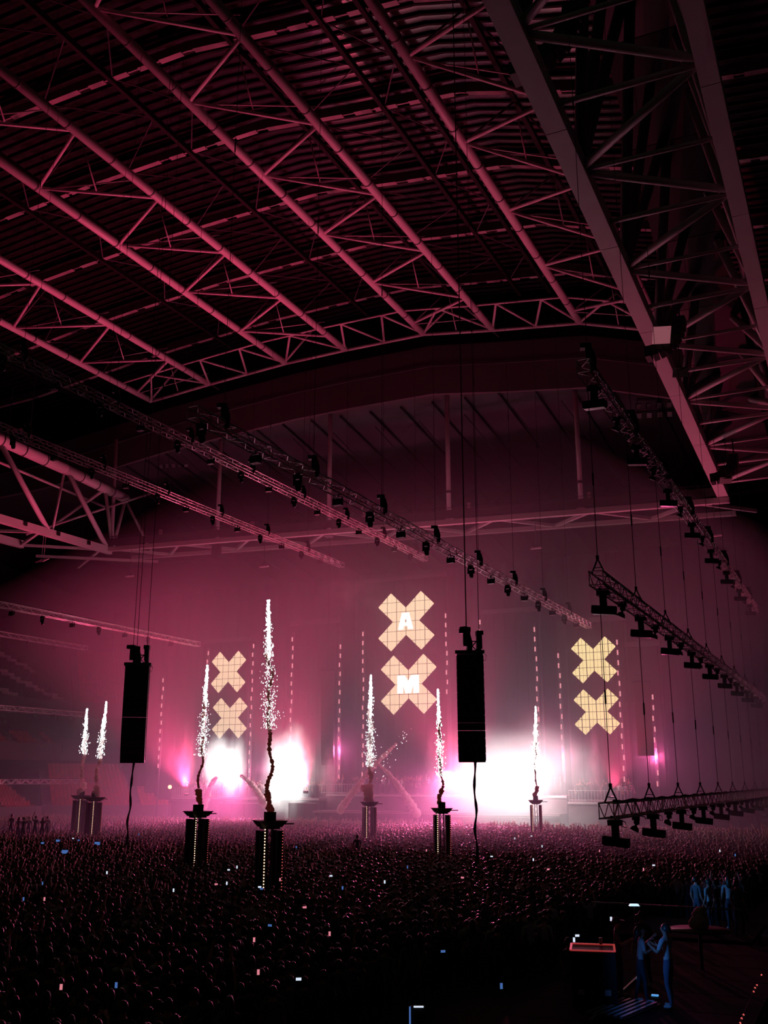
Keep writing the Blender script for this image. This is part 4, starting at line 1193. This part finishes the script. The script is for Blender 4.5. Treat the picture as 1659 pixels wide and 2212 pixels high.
def mass(name, spots, label, matset):
    """spots: rows of x, y, z, rz, scale, pose"""
    V = []; T = []; M = []; n = 0
    for x, y, z, rz, s, b in spots:
        v, t, mi = LOW[int(b)]
        c, si = math.cos(rz) * s, math.sin(rz) * s
        w = np.empty_like(v); w[:, 0] = v[:, 0] * c - v[:, 1] * si + x; w[:, 1] = v[:, 0] * si + v[:, 1] * c + y; w[:, 2] = v[:, 2] * s + z
        V.append(w); T.append(t + n); n += len(v)
        mm = mi.copy()
        if nr.rand() < 0.22: mm[mm == 0] = 4
        M.append(mm)
    V = np.concatenate(V).astype(np.float32); T = np.concatenate(T).astype(np.int32); M = np.concatenate(M).astype(np.int32)
    me = bpy.data.meshes.new(name)
    me.vertices.add(len(V)); me.vertices.foreach_set('co', V.ravel())
    me.loops.add(len(T) * 3); me.loops.foreach_set('vertex_index', T.ravel())
    me.polygons.add(len(T)); me.polygons.foreach_set('loop_start', np.arange(0, len(T) * 3, 3, dtype=np.int32)); me.polygons.foreach_set('loop_total', np.full(len(T), 3, dtype=np.int32))
    me.polygons.foreach_set('material_index', M); me.polygons.foreach_set('use_smooth', np.ones(len(T), dtype=bool))
    for m in matset: me.materials.append(m)
    me.update(); me.validate()
    o = obj(name, me); tag(o, label, 'crowd', kind='stuff')
    return o
STAGEC = Vector((-46, 104, 0))
def facing(x, y): return math.atan2(-(STAGEC.x - x), STAGEC.y - y)
TX = [(p.x, p.y) for p in TPOS]
CREW = atZ(60, 1800, 1.2)
spots = []
gs = 0.66
for ix in range(int(86 / gs)):
    for iy in range(int(92 / gs)):
        x = -91 + ix * gs + nr.uniform(-.24, .24); y = 13 + iy * gs + nr.uniform(-.24, .24)
        if y > 97.0 + (1.0 if -75 < x < -22 else 0) or nr.rand() < 0.08: continue
        if x > -9.8 and y < 46: continue
        if x > -11.5 and y < 29: continue
        if (x - CREW.x) ** 2 + (y - CREW.y) ** 2 < 20: continue
        px, py, dd = proj((x, y, 1.7))
        if dd < 3 or px < -140 or px > 1800 or py > 2330: continue
        if any((x - a) ** 2 + (y - b) ** 2 < 0.9 for a, b in TX): continue
        up = 0.10 + 0.34 * max(0, (y - 45) / 52)
        b = nr.choice([2, 3, 6, 5, 4]) if nr.rand() < up else nr.choice([0, 0, 1, 7])
        spots.append((x, y, 0.0, facing(x, y) + nr.normal(0, .25), nr.uniform(0.93, 1.07), b, dd, px, py))
spots.sort(key=lambda q: q[6])
vis = [q for q in spots if -10 < q[7] < 1669 and q[8] < 2225]
POSEW = ['arms down', 'one arm folded', 'one arm half raised', 'both arms raised high', 'both hands held up', 'hands clasped', 'one arm raised high', 'arms folded']
HAIRW = ['short haired', 'long haired', 'bun haired', 'cap wearing']
HP = {}
def hair_pick(q):
    HP[id(q)] = int(nr.choice([0, 0, 1, 1, 2, 3])); return HP[id(q)]
def where(px, py):
    return ('far left', 'left', 'left of centre', 'centre', 'right of centre', 'right')[min(5, max(0, int(px / 276)))] + ', ' + ('nearest row' if py > 2120 else 'second row' if py > 2060 else 'third row' if py > 2010 else 'rows behind')
def crowd_label(q):
    w = HAIRW[HP[id(q)]]
    return ('%s %s in the dark crowd, %s' % (w + ' person,', POSEW[int(q[5])], where(q[7], q[8])))
near = set(id(q) for q in vis[:230])
rest = [q[:6] for q in spots if id(q) not in near]
for q in vis[:230]:
    person((q[0], q[1], 0), q[3], q[4], int(q[5]), hair_pick(q), crowd_label(q), 'nearest people of the standing crowd')
mass('crowd', rest, 'packed standing crowd filling the hall floor up to the stage', [SHIRT, JEANS, SKIN, HAIR, SHIRTPALE])

# guests on the stage decks
sg = []
for x0, x1, y0, y1, z, n in ((-75, -56, 101.2, 104, 3.85, 80), (-54.8, -29, 102.2, 103.6, 4.3, 85), (-27.2, -21.6, 101.0, 103.5, 3.75, 24)):
    for k in range(n):
        sg.append((nr.uniform(x0, x1), nr.uniform(y0, min(y1, 103.2)), z, math.pi + nr.normal(0, .5), nr.uniform(.94, 1.06), nr.choice([0, 1, 2, 3, 4, 5, 6, 7])))
sg.sort(key=lambda q: q[1])
for k, q in enumerate(sg[:64]):
    gh = int(nr.choice([0, 1, 2, 3]))
    person((q[0], q[1], q[2]), q[3], q[4], int(q[5]) if k % 3 else BODYPALE, gh, '%s guest with %s on the %s' % (HAIRW[gh], POSEW[int(q[5])] if k % 3 else 'pale top and arms down', 'left stage deck' if q[0] < -55.5 else 'right railed deck' if q[0] > -28 else 'centre stage deck'), 'guests at the front of the stage decks')
mass('stage_guests', sg[64:], 'guests crowding the stage decks behind the front row', [SHIRT, JEANS, SKIN, HAIR, SHIRTPALE])

# person sitting up on shoulders in the middle of the crowd
p = atZ(772, 1800, 2.6)
person((p.x, p.y, 0.75), facing(p.x, p.y), 1.0, 0, 0, 'person raised above the crowd left of centre')

# crew on a dark riser at the left edge
c0 = CREW
ri = empty('crew_riser', (c0.x, c0.y, 0), YAW + 0.3); tag(ri, 'dark crew riser at the left edge of the crowd', 'platform')
MB().box((0, 0, 1.15), (7.5, 3.2, 0.1)).build('deck_top', BLACK, ri)
for s in (-1, 1):
    for q in (-1, 1): MB().box((s * 3.6, q * 1.5, 0.55), (0.12, 0.12, 1.1)).build('leg', BLACK, ri)
MB().box((0, -1.62, 0.6), (7.5, 0.04, 1.2)).build('skirt', BLACK, ri)
for i, (px, pz) in enumerate(((8, 1.9), (30, 1.75), (45, 1.8), (62, 1.7), (82, 1.85), (105, 1.8), (118, 1.75))):
    q = atZ(px, 1774 + (i % 3) * 5, 2.9)
    q.x, q.y = q.x * 0.5 + 0.5 * (CREW.x + (px - 60) * 0.025), q.y * 0.5 + 0.5 * CREW.y
    person((q.x, q.y, 1.2), YAW + rnd.uniform(-.6, .6), pz / 1.75, [0, 1, 4, 0, 2, 4, 0][i], i % 4, '%s crew silhouette from the left on the dark riser' % ORD[i], 'crew on the left riser')
for i, (px, py, w) in enumerate(((92, 1821, .2), (125, 1816, .26), (140, 1840, .36), (210, 1822, .36), (170, 1815, .14))):
    q = atZ(px, py, 1.75)
    t = empty('monitor', q, YAW); tag(t, '%s blue glowing desk monitor from the left behind the crew riser' % ORD[i], 'monitor', 'blue desk monitors')
    MB().box((0, 0.03, 0), (w + .06, 0.05, w * .62 + .06)).build('housing', BLACK, t)
    MB().box((0, -0.005, 0), (w, 0.02, w * .55)).build('screen', PHONEBLUE, t)
    MB().bar((0, 0.05, -0.2), (0, 0.05, -1.7), 0.05).build('stand_pole', BLACK, t)

# phones held up
PH = [(561, 1916, 'w'), (490, 1908, 'w'), (512, 1873, 'w'), (494, 1879, 'w'), (51, 1942, 'b'), (92, 1908, 'b'), (565, 1920, 'b'), (231, 1885, 'w'), (558, 2100, 'p'), (645, 2115, 'w'), (251, 2128, 'b'), (132, 2132, 'p'), (583, 1999, 'b'),
      (549, 2030, 'p'), (712, 2017, 'p'), (467, 1910, 'p'), (96, 1942, 'p'), (375, 1923, 'w'), (658, 1960, 'p'), (740, 1918, 'b'), (880, 1873, 'b'), (999, 1896, 'p'), (831, 1905, 'w'), (1152, 1857, 'w'), (1062, 1850, 'w'),
      (1171, 1828, 'w'), (1112, 1811, 'w'), (1148, 1806, 'w'), (1120, 1806, 'p'), (1295, 1838, 'p'), (1412, 1869, 'w'), (1555, 1838, 'w'), (1588, 1847, 'b'), (957, 2055, 'b'), (1083, 2130, 'b'), (921, 1837, 'p'), (1184, 1878, 'p'), (1390, 1878, 'p'),
      (1240, 2030, 'w'), (1247, 2021, 'w'), (1320, 1985, 'w'), (605, 1900, 'p'), (715, 1892, 'w'), (640, 1830, 'b'), (300, 1802, 'b'), (158, 1811, 'w')]
for i, (px, py, c) in enumerate(PH):
    zz = 1.95 if py < 2000 else 1.85; w = 0
    q = atZ(px, py, zz)
    dd = proj(q)[2]; s = 0.72 + 0.004 * dd
    w, h = (0.075, 0.15) if i % 3 else (0.15, 0.075)
    t = empty('phone', q, facing(q.x, q.y) + rnd.uniform(-.3, .3)); t.scale = (s,) * 3
    tag(t, '%s %s phone screen in the crowd, %s' % ({'w': 'white', 'b': 'blue', 'p': 'pink'}[c], 'upright' if i % 3 else 'sideways', ('far left', 'left', 'left of centre', 'centre', 'right of centre', 'right')[min(5, int(px / 276))] + (' near the stage' if py < 1860 else ' midway' if py < 1960 else ' close to the camera')), 'phone', 'phones held up in the crowd, ' + {'w': 'white', 'b': 'blue', 'p': 'pink'}[c])
    MB().box((0, 0.006, 0), (w, 0.01, h)).build('case', BLACK, t)
    MB().box((0, -0.002, 0), (w * .92, 0.006, h * .9)).build('screen', {'w': PHONEWHITE, 'b': PHONEBLUE, 'p': PHONEPINK}[c], t)

# ================================================================== crew corner at the lower right
PLAT = mat('platform_black', (0.004, 0.004, 0.004), 0.9, spec=0.1)
pf = empty('crew_platform', (-5.6, 26, 0)); tag(pf, 'dark raised crew platform at the lower right', 'platform')
for k in range(8):
    MB().box((0.2, -6 + k * 2.05, 0.72), (5.0, 2.0, 0.14)).build('deck_panel', PLAT, pf)
for s in (-1, 1):
    for k in range(4): MB().box((0.2 + s * 2.4, -6 + k * 4.1, 0.33), (0.12, 0.12, 0.66)).build('leg', BLACK, pf)
man = skin_body(*person_joints(FOLD, FOLD, 0.02, 0.05), 'person', [SHIRTPALE, mat('jeans_blue', (0.16, 0.19, 0.28), 0.8), SKIN, SHOE])
q = atZ(1450, 2178, 0.79)
o = person((q.x, q.y, 0.79), math.radians(72), 1.02, man, 0, 'man in pale shirt and jeans standing at the lower right, hands raised')
sit = skin_body(*person_joints(CLAP, FOLD, 0.08, 0.12), 'person', [SHIRTPALE, JEANS, SKIN, SHOE])
q = atZ(1388, 2165, 0.79)
person((q.x, q.y, 0.79), math.radians(-70), 0.94, sit, 1, 'blue lit person in pale top bending an arm beside the standing man')
q = atZ(1340, 2150, 0.79); person((q.x, q.y, 0.79), math.radians(-80), 1.0, 1, 3, 'dark dressed person with blue lit face beside the case')
q = atZ(1395, 2130, 0.79); person((q.x, q.y, 0.79), math.radians(160), 1.0, 0, 3, 'dark dressed person in a cap behind the blue lit one')
q = atZ(1233, 2150, 0.4); person((q.x, q.y, 0.0), math.radians(-30), 1.02, 0, 0, 'dark person with blue lit arm left of the case')
for i, (px, py) in enumerate(((1502, 1900), (1530, 1905), (1546, 1908), (1572, 1900), (1590, 1910))):
    q = atZ(px, py, 2.35)
    person((q.x, q.y, 0.7), math.radians((-40, 60, 80, 20, -30)[i]), 1.0, BODYPALE if i in (1, 3) else 0, (0, 3, 0, 1, 0)[i], '%s blue lit person from the left at the rear platform rail' % ORD[i], 'blue lit people at the rear right')
b = empty('rear_platform', (-7.0, 39.5, 0)); tag(b, 'dark rear platform with a blue edge light', 'platform')
MB().box((0, 0, 0.6), (5.5, 5.0, 0.14)).build('deck_top', PLAT, b)
for s in (-1, 1):
    for qy in (-1, 1): MB().box((s * 2.5, qy * 2.2, 0.27), (0.12, 0.12, 0.54)).build('leg', BLACK, b)
r1 = MB().bar((-2.5, -2.5, 1.65), (2.5, -2.5, 1.65), 0.05).build('rail', mat('blue_rail', (0.3, 0.4, 0.6), 0.4), b)
# flight case with a red lit rim
q = atZ(1280, 2045, 2.0)
fc = empty('flight_case', (q.x, q.y, 0.0), YAW * 0.55); tag(fc, 'tall dark flight case with a red edged top', 'case')
MB().box((0, 0, 1.0), (1.02, 0.98, 1.94)).build('body', BLACK, fc)
RIM = mat('red_rim', (0.55, 0.22, 0.2), 0.3, 0.3, emit=(1.0, 0.08, 0.08), strength=0.25)
for a, b_ in (((-.5, -.5), (.5, -.5)), ((.5, -.5), (.5, .5)), ((.5, .5), (-.5, .5)), ((-.5, .5), (-.5, -.5))):
    MB().bar((*a, 1.985), (*b_, 1.985), 0.05, 0.03).build('rim_light', RIM, fc)
for s in (-1, 1): MB().box((s * 0.3, -0.5, 1.1), (0.14, 0.03, 0.12)).build('latch', STEEL, fc)
q = atZ(1298, 2038, 2.02)
cu = empty('drinks_cup', (q.x, q.y, 2.0)); tag(cu, 'small clear cup standing on the flight case', 'cup')
MB().tube((0, 0, 0), (0, 0, 0.14), 0.035, 0.045, n=10).build('wall', REFLECT, cu, True)
MB().tube((0, 0, 0.14), (0, 0, 0.147), 0.048, n=10).build('lip', REFLECT, cu, True)
# closed parasol like prop and desk lamp
q = atZ(1510, 2000, 1.9)
ub = empty('covered_table', (q.x, q.y, 0)); tag(ub, 'table under a crumpled pinkish cover at the right', 'table')
MB().tube((0, 0, 1.78), (0, 0, 1.82), 0.85, n=20).build('table_top', mat('brown_top', (0.16, 0.08, 0.07), 0.5), ub, True)
MB().tube((0, 0, 0.0), (0, 0, 1.78), 0.05, n=8).build('leg', BLACK, ub)
cv = MB(); puff(cv, (0, 0, 1.98), 0.26, 900); puff(cv, (0.05, 0.05, 2.2), 0.2, 901); cv.build('cover', mat('pinkish_cloth', (0.6, 0.4, 0.4), 0.9), ub, True)
q = atZ(1370, 1957, 2.0)
dl = empty('work_lamp', (q.x, q.y, q.z), 0.4); tag(dl, 'small white work lamp glowing on a dark desk', 'lamp')
MB().hexa([(-.16, -.08, 0), (.16, -.08, 0), (.16, .08, 0), (-.16, .08, 0), (-.12, -.06, .06), (.12, -.06, .06), (.12, .06, .06), (-.12, .06, .06)]).build('shade', mat('work_lamp_white', (0.2, 0.2, 0.2), 0.4, emit=(0.55, 0.8, 1.0), strength=1.2), dl)
MB().tube((0, 0, -2.0), (0, 0, 0), 0.02, n=6).build('pole', BLACK, dl)
# cable ramps and rails on the platform, blue lit edges
BLUEEDGE = mat('platform_edge', (0.35, 0.4, 0.5), 0.35, 0.2)
a, b = atZ(1275, 2205, 0.80), atZ(1378, 2110, 0.80)
o = MB().bar((0, 0, 0), b - a, 0.05, 0.05).build('edge_rail', BLUEEDGE); o.location = a; tag(o, 'long thin blue lit metal edge on the platform', 'rail')
rp = empty('cable_ramp', atZ(1345, 2180, 0.80), math.radians(-12)); tag(rp, 'ribbed cable ramp lying on the platform', 'cable ramp')
for k in range(6): MB().box((-0.4 + k * .16, 0, 0.03), (0.07, 1.9, 0.05)).build('ridge', BLUEEDGE, rp)
MB().box((0, 0, 0.008), (1.0, 1.95, 0.016)).build('base_mat', BLACK, rp)
for i, (px, py) in enumerate(((1383, 2114), (1415, 2152))):
    q = atZ(px, py, 0.8)
    o = MB().box((0, 0, 0.02), (0.16, 0.10, 0.03)).build('marker_light', mat('blue_marker', (0.1, 0.1, 0.1), 0.4, emit=(0.1, 0.45, 1.0), strength=0.7)); o.location = q
    tag(o, ('small blue marker light beside the seated person', 'small blue marker light at the feet of the standing man')[i], 'marker light')
o = empty('festoon', atZ(1620, 2150, 1.0)); tag(o, 'short string of small red lamps at the lower right corner', 'string lights')
for px, py in ((1645, 2106), (1635, 2128), (1631, 2134), (1628, 2142), (1606, 2192), (1602, 2200), (1599, 2210)):
    MB().ball(atZ(px, py, 1.0) - o.location, 0.022, 6, 4).build('bulb', REDDOT, o)
MB().path([atZ(1660, 2085, 1.0) - o.location, atZ(1631, 2134, 1.0) - o.location, atZ(1597, 2212, 1.0) - o.location], 0.008, 5).build('wire', CABLE, o)
q = atZ(902, 2185, 1.7)
o = empty('lit_sign', q, YAW); tag(o, 'small white edged tablet glowing blue at the bottom centre', 'tablet')
MB().box((0, 0.03, -0.08), (0.30, 0.03, 0.34)).build('case', BLACK, o)
MB().box((-0.14, 0.0, -0.08), (0.03, 0.03, 0.32)).build('lit_edge', PHONEBLUE, o); MB().box((0.02, 0.0, 0.08), (0.18, 0.03, 0.025)).build('lit_edge', PHONEWHITE, o)

# ================================================================== pyrotechnic flashes and smoke
def vol_mat(name, dens, col, emit_col=None, emit=0.0, nscale=1.4, thresh=0.45, fall=1.0, aniso=0.2, detail=4, squash=1.0):
    m = bpy.data.materials.new(name); m.use_nodes = True
    nt = m.node_tree; nt.nodes.clear(); N = nt.nodes.new; K = nt.links.new
    out = N('ShaderNodeOutputMaterial'); tc = N('ShaderNodeTexCoord')
    mp = N('ShaderNodeMapping'); K(tc.outputs['Object'], mp.inputs['Vector'])
    oi = N('ShaderNodeObjectInfo'); K(oi.outputs['Location'], mp.inputs['Location'])
    nz = N('ShaderNodeTexNoise'); nz.inputs['Scale'].default_value = nscale; nz.inputs['Detail'].default_value = 3.0; nz.inputs['Roughness'].default_value = 0.6
    K(mp.outputs[0], nz.inputs['Vector'])
    ln = N('ShaderNodeVectorMath'); ln.operation = 'LENGTH'; K(tc.outputs['Object'], ln.inputs[0])
    mr = N('ShaderNodeMapRange'); mr.inputs['From Min'].default_value = 1.0; mr.inputs['From Max'].default_value = 0.15; K(ln.outputs['Value'], mr.inputs['Value'])
    ad = N('ShaderNodeMath'); ad.operation = 'MULTIPLY_ADD'; K(nz.outputs['Fac'], ad.inputs[0]); ad.inputs[1].default_value = 3.0; ad.inputs[2].default_value = -3.0 * thresh
    m3 = N('ShaderNodeMath'); m3.operation = 'MULTIPLY_ADD'; K(mr.outputs[0], m3.inputs[0]); m3.inputs[1].default_value = fall; K(ad.outputs[0], m3.inputs[2])
    m3.use_clamp = True
    m4 = N('ShaderNodeMath'); m4.operation = 'MULTIPLY'; K(m3.outputs[0], m4.inputs[0]); K(mr.outputs[0], m4.inputs[1]); m4.use_clamp = True
    dn = N('ShaderNodeMath'); dn.operation = 'MULTIPLY'; K(m4.outputs[0], dn.inputs[0]); dn.inputs[1].default_value = dens
    pv = N('ShaderNodeVolumePrincipled'); pv.inputs['Color'].default_value = (*col, 1); pv.inputs['Anisotropy'].default_value = aniso
    K(dn.outputs[0], pv.inputs['Density'])
    if emit:
        pv.inputs['Emission Color'].default_value = (*emit_col, 1)
        p2 = N('ShaderNodeMath'); p2.operation = 'POWER'; K(m4.outputs[0], p2.inputs[0]); p2.inputs[1].default_value = 1.15
        e = N('ShaderNodeMath'); e.operation = 'MULTIPLY'; K(p2.outputs[0], e.inputs[0]); e.inputs[1].default_value = emit
        K(e.outputs[0], pv.inputs['Emission Strength'])
    K(pv.outputs[0], out.inputs['Volume'])
    m.cycles.volume_step_rate = 0.8
    return m
BALLME = MB().ball((0, 0, 0), 1.0, 32, 18)
FIRE = vol_mat('flash_fire', 0.20, (0.95, 0.9, 0.92), (0.78, 1.0, 0.98), 0.8, 1.5, 0.5, 1.35)
FIRE2 = vol_mat('small_flash_fire', 0.30, (0.95, 0.9, 0.92), (0.78, 1.0, 0.98), 2.4, 1.7, 0.5, 1.2)
SMOKE = vol_mat('lit_smoke', 1.0, (0.95, 0.9, 0.92), None, 0, 2.2, 0.5, 0.7)
THIN = vol_mat('thin_smoke', 0.12, (0.95, 0.9, 0.93), None, 0, 2.0, 0.52, 0.45)
def plume(px, py, Y, w, h, m, label, name, cat, group, depth=None):
    c = atY(px, py, Y); k = proj(c)[2] / FPX
    o = obj(name, BALLME.mesh(name, m, True)); o.location = c; o.scale = (w * k / 2, depth or w * k / 2, h * k / 2)
    tag(o, label, cat, group); return o
plume(1108, 1695, 98.5, 520, 320, FIRE, 'huge blinding white flash right of the stage centre', 'pyro_flash', 'flash', 'white pyrotechnic flashes', 3.0)
plume(470, 1648, 101.5, 84, 140, FIRE2, 'tall white flash just under the lower left cross', 'pyro_flash', 'flash', 'white pyrotechnic flashes')
plume(505, 1660, 101.5, 74, 180, FIRE2, 'narrow white flash right beside the left cross flash', 'pyro_flash', 'flash', 'white pyrotechnic flashes')
plume(622, 1672, 99.5, 140, 240, FIRE2, 'white flash behind the nearest spark jet', 'pyro_flash', 'flash', 'white pyrotechnic flashes')
plume(405, 1650, 100.5, 56, 200, SMOKE, 'thin pink smoke column left of the left crosses', 'smoke_column', 'smoke', 'smoke columns on the stage')
plume(712, 1680, 99.5, 60, 150, SMOKE, 'pale smoke column left of the centre stage', 'smoke_column', 'smoke', 'smoke columns on the stage')
plume(938, 1655, 99.5, 60, 210, SMOKE, 'pale smoke column left of the large flash', 'smoke_column', 'smoke', 'smoke columns on the stage')
plume(1285, 1650, 100.5, 54, 200, SMOKE, 'pale smoke column under the yellow crosses', 'smoke_column', 'smoke', 'smoke columns on the stage')
plume(1120, 1610, 100.5, 420, 260, THIN, 'soft smoke cloud above the large flash', 'smoke_cloud', 'smoke', 'drifting smoke clouds', 5.0)
plume(760, 1280, 99.0, 190, 150, THIN, 'drifting pink smoke cloud left of the letter A', 'smoke_cloud', 'smoke', 'drifting smoke clouds')
plume(330, 1850, 52.0, 120, 140, THIN, 'low pink smoke drifting over the left crowd', 'smoke_cloud', 'smoke', 'drifting smoke clouds')

# ================================================================== haze in the hall
m = bpy.data.materials.new('hall_haze'); m.use_nodes = True
nt = m.node_tree; nt.nodes.clear()
vo = nt.nodes.new('ShaderNodeVolumeScatter'); vo.inputs['Color'].default_value = (0.72, 0.95, 1.0, 1); vo.inputs['Density'].default_value = 0.0160; vo.inputs['Anisotropy'].default_value = 0.25
oo = nt.nodes.new('ShaderNodeOutputMaterial'); nt.links.new(vo.outputs[0], oo.inputs['Volume'])
tent = MB().add([(-124, 54, -1), (26, 54, -1), (26, 145, -1), (-124, 145, -1), (-66, 101, 45), (-30, 101, 45)], [(3, 2, 1, 0), (0, 1, 5, 4), (1, 2, 5), (2, 3, 4, 5), (3, 0, 4)])
sh = tent.build('haze', m)
tag(sh, 'pink lit haze hanging over the stage end of the hall', 'haze', kind='stuff')
